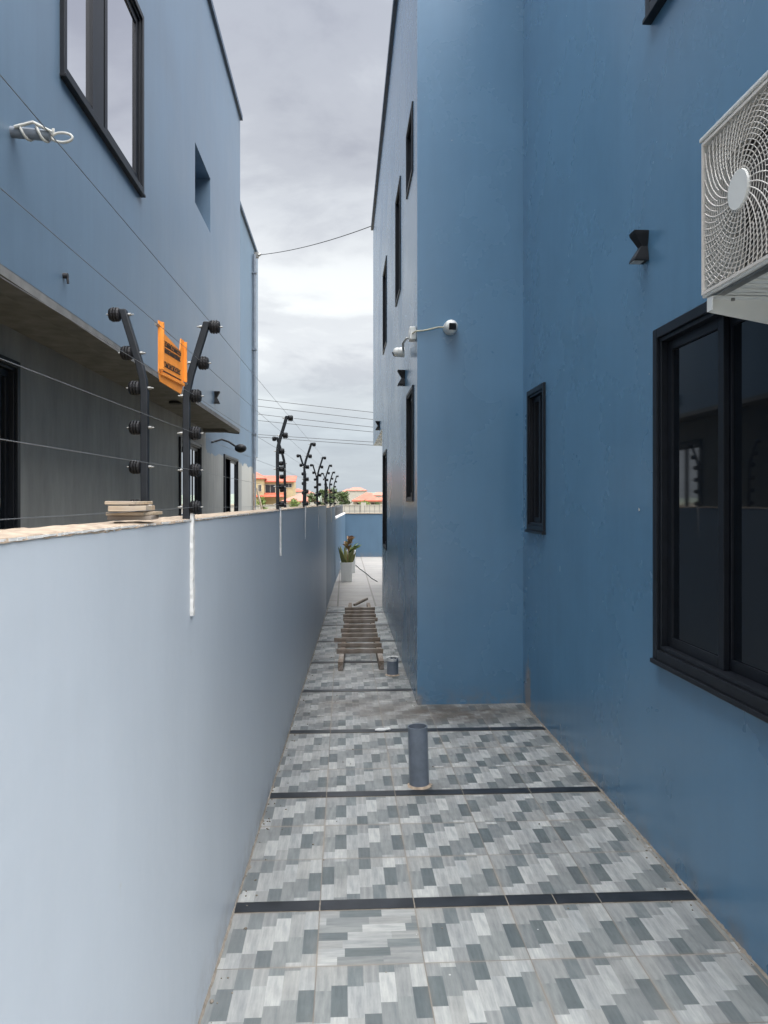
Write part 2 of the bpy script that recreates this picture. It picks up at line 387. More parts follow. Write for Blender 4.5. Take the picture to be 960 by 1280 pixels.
def window_x(parent, x, s, y0, y1, z0, z1, glass='glassdark', panes=2, frame=.045, proud=.025, sill=True, label=None, sw=.05, open_gap=False, name='window'):
    """s = outward direction along X. frame ring stands proud of the wall, sashes sit in the reveal."""
    def bx(mb, xa, xb, a, b, c, d):
        X0, X1 = sorted((x + s * xa, x + s * xb)); mb.box(X0, X1, a, b, c, d)
    w = MB(); f = frame
    # outer architrave
    bx(w, -.03, proud, y0 - f, y0, z0 - f, z1 + f); bx(w, -.03, proud, y1, y1 + f, z0 - f, z1 + f)
    bx(w, -.03, proud, y0, y1, z1, z1 + f); bx(w, -.03, proud, y0, y1, z0 - f, z0)
    # stepped inner moulding
    i = f * .45
    bx(w, -.06, proud * .4, y0 + .0005, y0 + i, z0 + .0005, z1 - .0005); bx(w, -.06, proud * .4, y1 - i, y1 - .0005, z0 + .0005, z1 - .0005)
    bx(w, -.06, proud * .4, y0 + i, y1 - i, z1 - i, z1 - .0005); bx(w, -.06, proud * .4, y0 + i, y1 - i, z0 + .0005, z0 + i)
    wo = w.build(name, M['black'], parent, bevel=.003)
    if label: wo['label'] = label
    a0, a1, c0, c1 = y0 + i, y1 - i, z0 + i, z1 - i
    L = (a1 - a0) / panes
    for k in range(panes):
        p0 = a0 + L * k - (sw * .4 if k else 0); p1 = a0 + L * (k + 1) + (sw * .4 if k < panes - 1 else 0)
        off = (-.019 if k % 2 else -.032) if glass == 'mirrorglass' else (-.035 if k % 2 else -.062)
        if open_gap and k % 2 == 0: continue
        sm = MB()
        bx(sm, off - .0125, off + .0125, p0, p0 + sw, c0, c1); bx(sm, off - .0125, off + .0125, p1 - sw, p1, c0, c1)
        bx(sm, off - .0125, off + .0125, p0 + sw, p1 - sw, c0, c0 + sw); bx(sm, off - .0125, off + .0125, p0 + sw, p1 - sw, c1 - sw, c1)
        sm.build('sash', M['black'], wo, bevel=.002)
        gm = MB(); bx(gm, off - .004, off + .002, p0 + sw, p1 - sw, c0 + sw, c1 - sw)
        gm.build('pane', M[glass], wo)
    if open_gap:
        gm = MB(); bx(gm, -.1, -.09, a0, a1, c0, c1); gm.build('dark_interior', M['navy'], wo)
    if sill:
        sb = MB(); bx(sb, -.02, proud + .012, y0 - f - .004, y1 + f + .004, z0 - f - .022, z0 - f - .001); sb.build('sill', M['black'], wo, bevel=.003)
    return wo

# ------------------------------------------------------------------ right house
XA, XB, YB = 1.465, .594, 6.15
house = empty('house', (XA, YB, 0)); house.location = (0, 0, 0)
tag(house, 'blue painted two storey house on the right with tiled alley along its windows', 'house')
w = MB()
YE = 1.25
hA = [(2.41, 3.445, .965, 2.405), (2.35, 3.51, 4.0, 5.1), (5.50, 5.93, 1.47, 2.48)]
facade_x(w, XA, YE, YB, 0, 7.2, hA, s=-1)
w.quad((XB, YB, 0), (XA, YB, 0), (XA, YB, 7.2), (XB, YB, 7.2))
hB = [(6.55, 7.12, 4.53, 5.07), (7.98, 8.63, 3.9, 5.04), (10.6, 11.46, 3.9, 5.05), (6.5, 7.10, 1.68, 2.62), (10.6, 11.46, 1.0, 2.35)]
facade_x(w, XB, YB, 15.5, 0, 7.2, hB, cuts=[(11.8, 15.5, 0, 2.79)], s=-1)
w.quad((XB, 11.8, 0), (8, 11.8, 0), (8, 11.8, 2.79), (XB, 11.8, 2.79)); w.quad((XB, 11.8, 2.79), (8, 11.8, 2.79), (8, 15.5, 2.79), (XB, 15.5, 2.79))
w.quad((XB, 15.5, 2.79), (8, 15.5, 2.79), (8, 15.5, 7.2), (XB, 15.5, 7.2))
w.quad((8, YE, 0), (8, 15.5, 0), (8, 15.5, 7.2), (8, YE, 7.2)); w.quad((XA, YE, 0), (8, YE, 0), (8, YE, 7.2), (XA, YE, 7.2))
w.build('wall', M['blue'], house, recalc=False)
chip = MB(); chip.add([(XA - .003, 3.70 + a, 1.61 + b) for a, b in ((-.008, -.004), (.002, -.009), (.009, .001), (.004, .010), (-.004, .006))] + [(XA + .001, 3.70, 1.61)], [(0, 1, 2, 3, 4)] + [(k, (k + 1) % 5, 5) for k in range(5)]); chip.build('paint_chip', M['white_plaster'], house)
r = MB(); r.prism([(XA - .045, YE - .05, 7.2), (8.05, YE - .05, 7.2), (8.05, 15.55, 7.2), (XB - .045, 15.55, 7.2), (XB - .045, YB - .045, 7.2), (XA - .045, YB - .045, 7.2)], (0, 0, 0), (0, 0, .09))
r.build('roof_trim', M['trim'], house)
window_x(house, XA, -1, *hA[0], frame=.045, proud=.022, sw=.045)
window_x(house, XA, -1, *hA[1], frame=.05, proud=.03)
window_x(house, XA, -1, *hA[2], frame=.04, proud=.018, sw=.04)
for h in hB: window_x(house, XB, -1, *h, frame=.03, proud=.012, sw=.04, sill=False)

# ------------------------------------------------------------------ left building
XO, XG, ZS = -1.8, -2.4, 2.9
lb = empty('apartment_building'); tag(lb, 'weathered blue building with overhanging upper floor behind the pale boundary wall', 'building')
w = MB()
hW = (4.97, 6.80, 4.42, 5.90); hN = (9.3, 10.35, 5.27, 6.0, .30)
facade_x(w, XO, -3.5, 13.3, ZS, 8.28, [hW, hN], s=1)
w.quad((XO, 13.3, ZS), (XG, 13.3, ZS), (XG, 13.3, 8.28), (XO, 13.3, 8.28)); w.quad((XO, -3.5, ZS), (-9, -3.5, ZS), (-9, -3.5, 8.28), (XO, -3.5, 8.28))
w.build('upper_wall', M['lblue'], lb, recalc=False)
w = MB(); w.quad((XG, -3.5, ZS), (XO - .16, -3.5, ZS), (XO - .16, 13.3 - .16, ZS), (XG, 13.3 - .16, ZS))
w.box(XO - .16, XO - .001, -3.5, 13.299, ZS - .055, ZS + .02); w.box(XG, XO - .16, 13.14, 13.299, ZS - .055, ZS + .02)
w.build('soffit', M['plaster'], lb)
w = MB(); hG = [(4.5, 5.66, .3, 2.62), (11.25, 12.8, .3, 2.55), (15.35, 17.2, .3, 2.55)]
facade_x(w, XG, -3.5, 20.6, -.03, 8.4, hG, s=1, depth=.14)
w.quad((XG, 20.6, 0), (-9, 20.6, 0), (-9, 20.6, 8.4), (XG, 20.6, 8.4)); w.quad((-9, -3.5, 0), (-9, 20.6, 0), (-9, 20.6, 8.4), (-9, -3.5, 8.4))
w.build('ground_floor_wall', M['lground'], lb, recalc=False)
w = MB(); w.box(XG - .3, XG + .03, 20.6, 21.1, 2.85, 8.4); w.build('upper_bay', M['lblue'], lb)
r = MB(); r.prism([(XO + .04, -3.5, 8.28), (XO + .04, 13.34, 8.28), (XG + .04, 13.34, 8.28), (XG + .04, 13.34, 8.282), (-9, 13.34, 8.28), (-9, -3.5, 8.28)], (0, 0, 0), (0, 0, .08)); r.build('roof_trim', M['trim'], lb)
r = MB(); r.box(-9, XG + .05, 13.36, 21.14, 8.4, 8.48); r.build('roof_trim', M['trim'], lb)
window_x(lb, XO, 1, *hW, glass='mirrorglass', frame=.05, proud=.03, sw=.06)
mm = MB(); mm.box(XO - .036, XO - .005, 5.57, 5.82, 4.45, 5.87); mm.build('mullion', M['black'], lb)
window_x(lb, XG, 1, *hG[0], frame=.05, proud=.03, sill=False, label='dark tall door at the left edge')
window_x(lb, XG, 1, *hG[1], glass='mirrorglass', frame=.05, proud=.03, panes=3, sill=False, open_gap=False)
window_x(lb, XG, 1, *hG[2], glass='mirrorglass', frame=.05, proud=.03, panes=2, sill=False, open_gap=True)
d = MB(); d.tube([(XG + .06, 20.0, 0), (XG + .06, 20.0, 8.1)], .045, 10); 
for z in (1.2, 3.4, 5.6, 7.6): d.box(XG, XG + .12, 19.94, 20.06, z, z + .04)
d.build('downpipe', M['pvc'], lb)
d = MB()
for (yy, xx) in ((3.4, -2.1), (9.6, -2.1)): d.tube([(xx, yy, ZS + .0), (xx, yy, ZS - .03)], .09, 20)
o = None
for (yy) in (3.4, 9.6):
    d = MB(); d.tube([(-2.1, yy, ZS + .0), (-2.1, yy, ZS - .03)], .08, 20); o = d.build('ceiling_light', M['blackmat'])
    tag(o, 'round black ceiling light under the overhang %s' % ('at the left edge of the view' if yy < 5 else 'beside the orange sign and second fence post'), 'ceiling light', 'ceiling lights under the overhang')

# ------------------------------------------------------------------ boundary walls
bw = empty('boundary_wall'); tag(bw, 'pale grey painted boundary wall with rough mortar top on the left', 'wall')
TH = .15; ZT = 1.595
w = MB(); ya, yb_ = -3.5, 11.35; w.prism([(wx(ya), ya, -.02), (wx(yb_), yb_, -.02), (wx(yb_) - TH, yb_, -.02), (wx(ya) - TH, ya, -.02)], (0, 0, 0), (0, 0, ZT + .02))
w.build('wall_face', M['garden'], bw, bevel=.006)
def coping(y0, y1, z, n, name, mat, parent, th=.003, jit=.0022, xf=wx, wth=TH):
    c = MB(); rows = []
    rf = rb = rt = 0
    for i in range(n + 1):
        y = y0 + (y1 - y0) * i / n
        rf = rf * .6 + random.uniform(-jit, jit) * (1 if random.random() < .85 else 2.2); rb = rb * .6 + random.uniform(-jit, jit); 
        row = []
        x0 = xf(y)
        prof = [(x0 + .002 + rf * .6, z - .003 + min(0, rf) * 1.2 - random.random() * jit), (x0 + .001 + rf, z + th * .7 + random.uniform(-.002, .002))]
        for q in range(1, 5): prof.append((x0 - wth * q / 5, z + th + random.uniform(-.0035, .0035)))
        prof += [(x0 - wth - .001 + rb, z + th * .6), (x0 - wth - .002, z - .006)]
        rows.append([(px, y, pz) for px, pz in prof])
    m = len(rows[0]); vs = [p for r_ in rows for p in r_]
    fs = [(i * m + k, (i + 1) * m + k, (i + 1) * m + k + 1, i * m + k + 1) for i in range(n) for k in range(m - 1)]
    c.add(vs, fs, True); return c.build(name, mat, parent)
coping(ya + .02, yb_, ZT, 600, 'mortar_top', M['coping'], bw)
# whitish squeezed lip along the front edge
c = MB()
for i in range(420):
    y = 0.6 + 10.5 * (i / 700) ** 1.0 + random.uniform(0, .01); L = random.uniform(.012, .05); hgt = random.uniform(.001, .0035) * (2.0 if random.random() < .04 else 1)
    c.box(wx(y), wx(y) + random.uniform(.0015, .004), y, y + L, ZT - hgt, ZT + .0015)
c.build('paint_lip', M['white_plaster'], bw)
b2 = empty('boundary_wall'); tag(b2, 'blue boundary wall section between the pale wall and the potted plant', 'wall')
w = MB(); y0, y1 = 11.36, 15.5; w.prism([(wx(y0) - .012, y0, -.02), (wx(y1) - .012, y1, -.02), (wx(y1) - .15, y1, -.02), (wx(y0) - .15, y0, -.02)], (0, 0, 0), (0, 0, 1.575)); w.build('wall_face', M['garden_blue'], b2)
coping(y0, y1, 1.555, 120, 'mortar_top', M['coping'], b2, xf=lambda y: wx(y) - .012, wth=.138)
b3 = empty('boundary_wall'); tag(b3, 'low blue wall with white edge behind the potted plant', 'wall')
w3 = lambda y: wx(15.51) - .01 + (y - 15.51) * .031
w = MB(); y0, y1 = 15.51, 22.69; w.prism([(w3(y0), y0, -.02), (w3(y1), y1, -.02), (w3(y1) - .15, y1, -.02), (w3(y0) - .15, y0, -.02)], (0, 0, 0), (0, 0, 1.31)); w.build('wall_face', M['garden_blue'], b3)
coping(y0, y1, 1.29, 150, 'white_coping', M['white_plaster'], b3, xf=w3, th=.03)
b4 = empty('boundary_wall'); tag(b4, 'blue wall across the far end of the tiled yard', 'wall')
w = MB(); w.box(-.4, 9.5, 22.7, 22.86, -.02, 1.29); w.build('wall_face', M['garden_blue'], b4)
w = MB(); w.box(-.42, 9.5, 22.68, 22.88, 1.29, 1.305); w.build('coping', M['coping'], b4)
# railing of spikes on the end walls
rl = empty('spike_railing'); tag(rl, 'row of thin dark spikes on top of the far blue wall', 'railing')
def spike():
    m = MB(); m.tube([(0, 0, 0), (0, 0, .19)], .008, 6); m.tube([(0, 0, .19), (0, 0, .25)], [.013, .001], 6); return m
sp0 = None
for i in range(44):
    x = .02 + .15 * i
    if sp0 is None: sp0 = spike().build('spike', M['wire'], rl, loc=(x, 22.78, 1.305)); o = sp0
    else: o = sp0.copy(); C.objects.link(o); o.parent = rl; o.location = (x, 22.78, 1.305)
m = MB(); m.box(0, 6.6, 22.77, 22.79, 1.36, 1.372); m.build('rail', M['wire'], rl)
rl2 = empty('spike_railing'); tag(rl2, 'row of thin dark spikes on the low wall behind the potted plant', 'railing')
for i in range(30):
    y = 15.7 + .23 * i; o = sp0.copy(); C.objects.link(o); o.parent = rl2; o.location = (w3(y) - .07, y, 1.32)
# street wall beyond
sw_ = MB(); sw_.box(-14, 30, 45, 45.2, 0, 1.42); sw_.box(-14.05, 30, 44.97, 45.23, 1.42, 1.47)
for i in range(15): sw_.box(-14 + 3 * i, -13.7 + 3 * i, 44.93, 44.997, 0, 1.6)
tag(sw_.build('street_wall', M['cream2']), 'pale cream street wall beyond the spiked blue wall', 'wall')

# ------------------------------------------------------------------ electric fence
def post_path(front=1):
    lean = .062 * front
    return [Vector((0, 0, -.01)), Vector((0, 0, .36)), Vector((.004 * front, 0, .40)), Vector((.013 * front, 0, .44)), Vector((lean, 0, .60))]
def path_at(pts, z):
    for a, b in zip(pts[:-1], pts[1:]):
        if a.z <= z <= b.z: return a.lerp(b, (z - a.z) / (b.z - a.z))
    return pts[-1]
INS_Z = [.038, .150, .262, .375, .475, .585]
def make_post(front, strip):
    root = empty('electric_fence_post'); pts = post_path(front)
    p = MB(); hw = .0105
    rings = []
    for q in pts: rings.append([q + Vector((dx, dy, 0)) for dx, dy in ((-hw, -hw), (hw, -hw), (hw, hw), (-hw, hw))])
    vs = [v for r_ in rings for v in r_]; fs = [(0, 3, 2, 1), tuple(4 * (len(pts) - 1) + k for k in range(4))]
    for i in range(len(pts) - 1):
        for k in range(4): fs.append((4 * i + k, 4 * i + (k + 1) % 4, 4 * i + 4 + (k + 1) % 4, 4 * i + 4 + k))
    p.add(vs, fs); p.build('pole', M['post'], root, bevel=.003)
    for z in INS_Z:
        c = path_at(pts, z); ins = MB()
        R_ = []; X_ = []
        for j, (dx, rr) in enumerate([(0, .011), (.003, .018), (.0075, .0205), (.008, .015), (.0105, .015), (.011, .0205), (.0155, .0205), (.016, .015), (.0185, .015), (.019, .0205), (.0235, .0205), (.024, .015), (.0265, .015), (.027, .019), (.031, .016), (.032, .008)]):
            X_.append(c + Vector((front * (hw + dx), 0, 0))); R_.append(rr)
        ins.tube(X_, R_, 14, smooth=False); io = ins.build('insulator', M['insul'], root)
        bo = MB(); bo.tube([c + Vector((front * q, 0, 0)) for q in (-hw - .016, -hw - .009, -hw - .0088, -hw - .0002, -hw, hw + .040)], [.0022, .0022, .0048, .0048, .0022, .0022], 6, smooth=False)
        bo.build('bolt', M['bolt'], io)
    if strip:
        s_ = MB(); n = 24; vs = []
        for i in range(n + 1):
            z = -.29 + .31 * i / n; a = .0115 + random.uniform(-.0012, .0012); b = .0115 + random.uniform(-.0022, .0022); th = .010 + random.uniform(-.001, .001)
            if i > n - 5: a *= 1 - (i - n + 5) * .12
            vs += [(.0125, -a * 1.6, z), (.0125 + th, -a * 1.25, z), (.0125 + th, b * 1.25, z), (.0125, b * 1.6, z)]
        fs = [(0, 1, 2, 3), (4 * n, 4 * n + 1, 4 * n + 2, 4 * n + 3)] + [(4 * i + k, 4 * i + 4 + k, 4 * i + 4 + (k + 1) % 4, 4 * i + (k + 1) % 4) for i in range(n) for k in range(4)]
        s_.add(vs, fs); s_.build('plaster_strip', M['white_plaster'], root)
    return root
fp = make_post(1, True); rp = make_post(-1, False)
GF, GR = 'fence posts leaning over the alley', 'fence posts leaning towards the neighbour'
front_y = [(2.33, 'black fence post leaning right nearest to the orange sign'), (4.86, 'second black fence post leaning right, above the second white strip'), (7.05, 'third black fence post leaning right, above the third white strip'),
           (9.25, 'fourth black fence post leaning right, at the fourth white strip'), (11.25, 'fifth right-leaning fence post, at the end of the pale wall'), (13.4, 'right-leaning fence post on the blue wall section, the nearer one'), (15.4, 'farthest right-leaning fence post, at the end of the blue wall section')]
xpost = lambda y: wx(y) - .0145
for i, (y, lab) in enumerate(front_y):
    o = fp if i == 0 else copy_tree(fp)
    o.location = (xpost(y) + (-.012 if y > 11.3 else 0), y, ZT + (0 if y < 11.3 else -.02)); o.rotation_euler = (0, random.uniform(-.02, .02), random.uniform(-.04, .04)) if i else (0, 0, 0)
    tag(o, lab, 'fence post', GF)
rear = [(2.2, 'black fence post leaning left over the stacked boards'), (6.5, 'black fence post leaning left just behind the second right-leaning post'), (8.9, 'thin black fence post leaning left behind the third right-leaning post'), (11.2, 'small black fence post leaning left behind the fourth right-leaning post'), (14.5, 'farthest small fence post leaning left near the tree tops')]
for i, (y, lab) in enumerate(rear):
    o = rp if i == 0 else copy_tree(rp)
    o.location = (wx(y) - TH + (.02 if i else .048), y, ZT + .004); o.rotation_euler = (random.uniform(-.02, .02), random.uniform(-.03, .03), random.uniform(-.05, .05))
    tag(o, lab, 'fence post', GR)
names = ['lowest', 'second lowest', 'third lowest', 'third highest', 'second highest', 'highest']
for k, z in enumerate(INS_Z):
    c = path_at(post_path(1), z); m = MB()
    ys = [-3.3] + [y for y, _ in front_y]; pts = []
    for a, b in zip(ys[:-1], ys[1:]):
        for q in range(8):
            u = q / 8; y = a + (b - a) * u; sag = -.006 * 4 * u * (1 - u) * (1 if a > 0 else 2) * (.5 if k > 3 else 1)
            pts.append((xpost(y) + c.x + .026, y, ZT + z + sag))
    y = ys[-1]; pts.append((xpost(y) + c.x + .026, y, ZT + z))
    m.tube(pts, .00075, 5)
    tag(m.build('fence_wire', M['wire']), '%s wire strung along the right-leaning fence posts' % names[k], 'wire', 'electric fence wires')

# orange warning sign hanging on the wires
xs0 = -.452
sg = empty('warning_sign', (xs0, 2.015, -.012), -.09); tag(sg, 'orange plastic warning sign with black print hanging on the fence wires', 'sign')
xs_ = -.452; 
m = MB()
poly = [(1.955, 1.985), (1.97, 1.962), (2.165, 1.955), (2.18, 1.975), (2.195, 1.985), (2.195, 2.105), (2.165, 2.105), (2.155, 2.07), (2.0, 2.088), (1.99, 2.112), (1.955, 2.112)]
m.prism([(xs_, y, z) for y, z in poly], (0, 0, 0), (.003, 0, 0))
m.build('plate', M['orange'], sg)
m = MB(); m.box(xs_ + .003, xs_ + .014, 1.955, 1.965, 1.99, 2.108); m.box(xs_ + .003, xs_ + .012, 2.187, 2.195, 1.99, 2.10); m.box(xs_ + .003, xs_ + .008, 1.966, 2.186, 1.978, 1.986)
m.build('raised_rim', M['orange'], sg, bevel=.001)
m = MB(); rr = random.Random(3)
def glyphs(y0, y1, z0, z1, n):
    w_ = (y1 - y0) / n
    for i in range(n):
        a = y0 + w_ * (i + .1); b = y0 + w_ * (i + .88); k = rr.randint(0, 3)
        t_ = .0024; X0, X1 = xs_ + .003, xs_ + .0042
        m.box(X0, X1, a, a + t_, z0, z1)
        if k in (0, 2): m.box(X0, X1, a + t_, b, z1 - t_, z1)
        if k in (0, 1, 3): m.box(X0, X1, a + t_, b, (z0 + z1) / 2, (z0 + z1) / 2 + t_)
        if k in (1, 2): m.box(X0, X1, a + t_, b, z0, z0 + t_)
        if k in (0, 3): m.box(X0, X1, b - t_, b, z0, (z0 + z1) / 2)
glyphs(1.99, 2.16, 2.056, 2.070, 17); glyphs(1.995, 2.155, 2.040, 2.052, 20); glyphs(1.99, 2.155, 2.004, 2.018, 15)
m.box(xs_ + .003, xs_ + .0042, 1.99, 2.16, 1.990, 1.993)
m.build('print', M['ink'], sg)
m = MB(); 
for y, z in ((1.95, 2.098), (2.205, 1.99)): m.tube([(xs_ + .002, y - .02, z), (xs_ + .002, y + .02, z)], .004, 8)
m.build('clip', M['bolt'], sg)

for o in [x for x in bpy.data.objects if x.parent == sg]: o.location = (-xs0, -2.075 * .86, 0); o.scale = (1, .86, 1)
# boards stacked on the wall top
yy = 1.90
for i, (dy, dx, z0, th, ln, wd, rz, lab) in enumerate([(0, 0, 0, .010, .13, .10, .1, 'dark bottom board of the small stack on the wall top'), (.0, .003, .011, .008, .15, .09, -.06, 'thin board second from the bottom of the stack on the wall top'), (-.012, 0, .021, .013, .17, .085, .12, 'thick pale board second from the top of the stack on the wall top'), (-.02, -.005, .037, .008, .15, .07, -.03, 'pale topmost board of the stack on the wall top')]):
    m = MB(); m.box(-wd / 2, wd / 2, -ln / 2, ln / 2, 0, th)
    o = m.build('wooden_board', M['wood'] if i == 0 else M['plywood'], loc=(wx(yy) - .045 + dx, yy + dy, ZT + .011 + z0), bevel=.001); o.rotation_euler = (0, 0, rz)
    tag(o, lab, 'board', 'boards stacked on the wall top')

# ------------------------------------------------------------------ air conditioner
ac = empty('air_conditioner'); tag(ac, 'white outdoor air conditioner unit on wall brackets above the large dark window', 'air conditioner')
xf, xb_, y0, y1, z0, z1 = 1.10, 1.385, 1.48, 2.286, 2.275, 2.755
gy0, gy1, gz0, gz1 = y1 - .014 - .44, y1 - .014, z0 + .016, z1 - .016
m = MB(); e = .012
m.box(xf + .13, xb_, y0, y1, z0, z1)                                 # body behind the fan recess
m.box(xf, xf + .13, y0, gy0, z0, z1)                                 # plain right hand part
m.box(xf, xf + .13, gy1, y1, z0, z1)
m.box(xf, xf + .13, gy0, gy1, gz1, z1); m.box(xf, xf + .13, gy0, gy1, z0, gz0)
m.build('casing', M['white'], ac, bevel=.004)
m = MB(); m.box(xf - .006, xb_ + .004, y0 - .004, y1 + .006, z1, z1 + .012); m.build('top_cover', M['white'], ac, bevel=.003)
m = MB(); m.box(xf + .1285, xf + .1295, gy0, gy1, gz0, gz1); m.build('recess_back', M['inner'], ac)
cy, cz = (gy0 + gy1) / 2, (gz0 + gz1) / 2
m = MB()
for k in range(3):
    a = 2 * PI * k / 3; vs = []
    for j in range(9):
        ang = a + j / 8 * 1.5
        for rr_ in (.05, .19): vs.append((xf + .06 + .05 * j / 8, cy + rr_ * math.cos(ang), cz + rr_ * math.sin(ang)))
    m.add(vs, [(2 * j, 2 * j + 1, 2 * j + 3, 2 * j + 2) for j in range(8)], True)
m.tube([(xf + .05, cy, cz), (xf + .12, cy, cz)], .05, 20)
m.build('fan', M['fan'], ac, recalc=False)
m = MB(); H = (gy1 - gy0) / 2 - .002; V = (gz1 - gz0) / 2 - .002
def clipped(pts, r_):
    run = []
    for p in pts:
        if abs(p[0]) <= H and abs(p[1]) <= V: run.append((xf + .002 - .008 * (1 - min(1, math.hypot(*p) / .22) ** 2), cy + p[0], cz + p[1]))
        else:
            if len(run) > 1: m.tube(run, r_, 5, caps=False)
            run = []
    if len(run) > 1: m.tube(run, r_, 5, caps=False)
for k in range(17):
    rad = .060 + k * .0135
    clipped([(rad * math.cos(a), rad * math.sin(a)) for a in [2 * PI * i / 90 for i in range(91)]], .0013)
for k in range(28):
    a0 = 2 * PI * k / 28; r0 = .045 if k % 2 == 0 or True else .1
    clipped([((r0 + j * .0065) * math.cos(a0 + .75 * (j / 38)), (r0 + j * .0065) * math.sin(a0 + .75 * (j / 38))) for j in range(39)], .0021)
for k in range(28):
    a0 = 2 * PI * (k + .5) / 28
    clipped([((.13 + j * .0065) * math.cos(a0 + .75 * ((j + 13) / 38)), (.13 + j * .0065) * math.sin(a0 + .75 * ((j + 13) / 38))) for j in range(26)], .0018)
m.box(xf - .004, xf + .004, gy0 - .008, gy0, gz0 - .008, gz1 + .008); m.box(xf - .004, xf + .004, gy1, gy1 + .008, gz0 - .008, gz1 + .008)
m.box(xf - .004, xf + .004, gy0, gy1, gz1, gz1 + .008); m.box(xf - .004, xf + .004, gy0, gy1, gz0 - .008, gz0)
m.build('grille', M['grille'], ac)
m = MB(); m.tube([(xf - .012, cy, cz), (xf - .003, cy, cz)], [.053, .056], 40); m.build('hub_cap', M['white'], ac)
m = MB()
for k in range(16): m.box(xf + .03, xb_ - .02, y0 + .04 + k * .046, y0 + .058 + k * .046, z0 - .007, z0 - .001)
m.build('base_ribs', M['white'], ac)
for yb in (y1 - .035, y0 + .1):
    m = MB(); 
    m.prism([(xf + .004, yb, z0 - .012), (XA - .003, yb, z0 - .012), (XA - .003, yb, z0 - .115), (xf + .004, yb, z0 - .05)], (0, 0, 0), (0, .003, 0))
    m.box(xf + .004, XA - .003, yb - .035, yb, z0 - .012, z0 - .009); m.box(xf + .001, xf + .004, yb - .03, yb + .003, z0 - .05, z0 - .009)
    m.box(XA - .008, XA - .004, yb - .035, yb + .003, z0 - .25, z0 - .009)
    m.build('bracket', M['white'], ac)
    m = MB(); m.tube([(xf + .07, yb - .02, z0 - .02), (xf + .07, yb - .02, z0 + .0)], .006, 8); m.build('bracket_bolt', M['bolt'], ac)
m = MB(); m.box(xf + .01, xf + .035, y0 + .1, y1 - .04, z0 - .009, z0 - .0015); m.build('front_foot', M['bolt'], ac)

# ------------------------------------------------------------------ hourglass wall lamps
def wall_lamp(x, y, z, s, lab, h=.15):
    """s = outward direction. hourglass: top and bottom flare, narrow waist, protrudes from the wall"""
    root = empty('wall_lamp', (x, y, z)); tag(root, lab, 'wall lamp', 'black hourglass wall lamps')
    m = MB(); hw = .037; prof = [(h / 2, .072, hw), (h * .40, .068, hw * .98), (0, .032, hw * .62), (-h * .40, .068, hw * .98), (-h / 2, .072, hw)]
    vs = []; 
    for (zz, d, ww) in prof: vs += [(0, -ww, zz), (s * d, -ww, zz), (s * d, ww, zz), (0, ww, zz)]
    fs = [(0, 1, 2, 3), (16, 17, 18, 19)] + [(4 * i + k, 4 * i + 4 + k, 4 * i + 4 + (k + 1) % 4, 4 * i + (k + 1) % 4) for i in range(4) for k in range(4)]
    m.add(vs, fs); m.build('housing', M['blackmat'], root, bevel=.002)
    m = MB(); m.box(min(s * .02, s * .07), max(s * .02, s * .06), -.025, .025, -h / 2 - .002, -h / 2 + .001); m.build('lens', M['lamp_em'], root)
wall_lamp(XA, 3.62, 2.885, -1, 'black hourglass wall lamp between the air conditioner and the house corner', .145)
wall_lamp(XB, 7.42, 2.86, -1, 'small black hourglass lamp under the white turret camera on the side wall')
wall_lamp(XB, 12.7, 2.92, -1, 'farthest hourglass lamp low on the overhanging end of the side wall')
wall_lamp(XO, 10.7, 3.1, 1, 'black hourglass lamp low on the weathered blue wall of the left building', .17)

# ------------------------------------------------------------------ cameras
def turret(name, loc, look, r_, lab, mount):
    root = empty(name, loc); tag(root, lab, 'security camera', 'white turret security cameras')
    mt = Vector(mount); m = MB(); m.tube([mt * .062, mt * .05, mt * .012], [r_ * .95, r_ * 1.0, r_ * .9], 24); m.build('mount_base', M['white'], root)
    m = MB(); m.ball((0, 0, 0), r_ * .92, 24, 14); m.build('ball_housing', M['white'], root)
    lk = Vector(look).normalized(); q = lk.to_track_quat('X', 'Z').to_matrix().to_4x4()
    m = MB(); m.box(r_ * .55, r_ * .98, -r_ * .48, r_ * .48, -r_ * .45, r_ * .45, q); m.build('lens_window', M['lens'], root, bevel=.006)
    return root
turret('turret_camera', (.862, YB - .062, 3.06), (.1, -1, -.18), .06, 'white turret camera with square black lens on the front of the blue corner', (0, 1, 0))
turret('turret_camera', (XB - .10, 7.0, 3.03), (-.9, .5, -.5), .048, 'white turret camera on the side wall past the house corner', (1, 0, 0))
jb = empty('junction_box'); tag(jb, 'white junction box on the house edge beside the turret cameras', 'junction box')
m = MB(); m.box(XB - .055, XB - .001, 6.24, 6.34, 2.985, 3.095); m.build('box', M['white'], jb, bevel=.008)
m = MB(); m.tube([(XB - .058, 6.29, 3.04), (XB - .05, 6.29, 3.04)], .03, 16); m.build('cover', M['white'], jb)
m = MB(); P = [Vector((.815, YB - .03, 3.062)), Vector((.76, YB - .025, 3.062)), Vector((.70, YB - .02, 3.048)), Vector((.64, YB - .018, 3.035)), Vector((XB - .012, YB - .012, 3.032)), Vector((XB - .03, 6.24, 3.035))]
m.tube(P, .0065, 8); tag(m.build('camera_cable', M['cream_cable']), 'yellowed cable from the turret camera around the house corner', 'cable')
m = MB(); m.tube([(XB - .045, 6.34, 3.02), (XB - .06, 6.5, 3.05), (XB - .07, 6.75, 3.06), (XB - .05, 6.98, 3.04)], .01, 8); tag(m.build('camera_cable', M['cabwhite']), 'short white cable between the junction box and the far turret camera', 'cable')

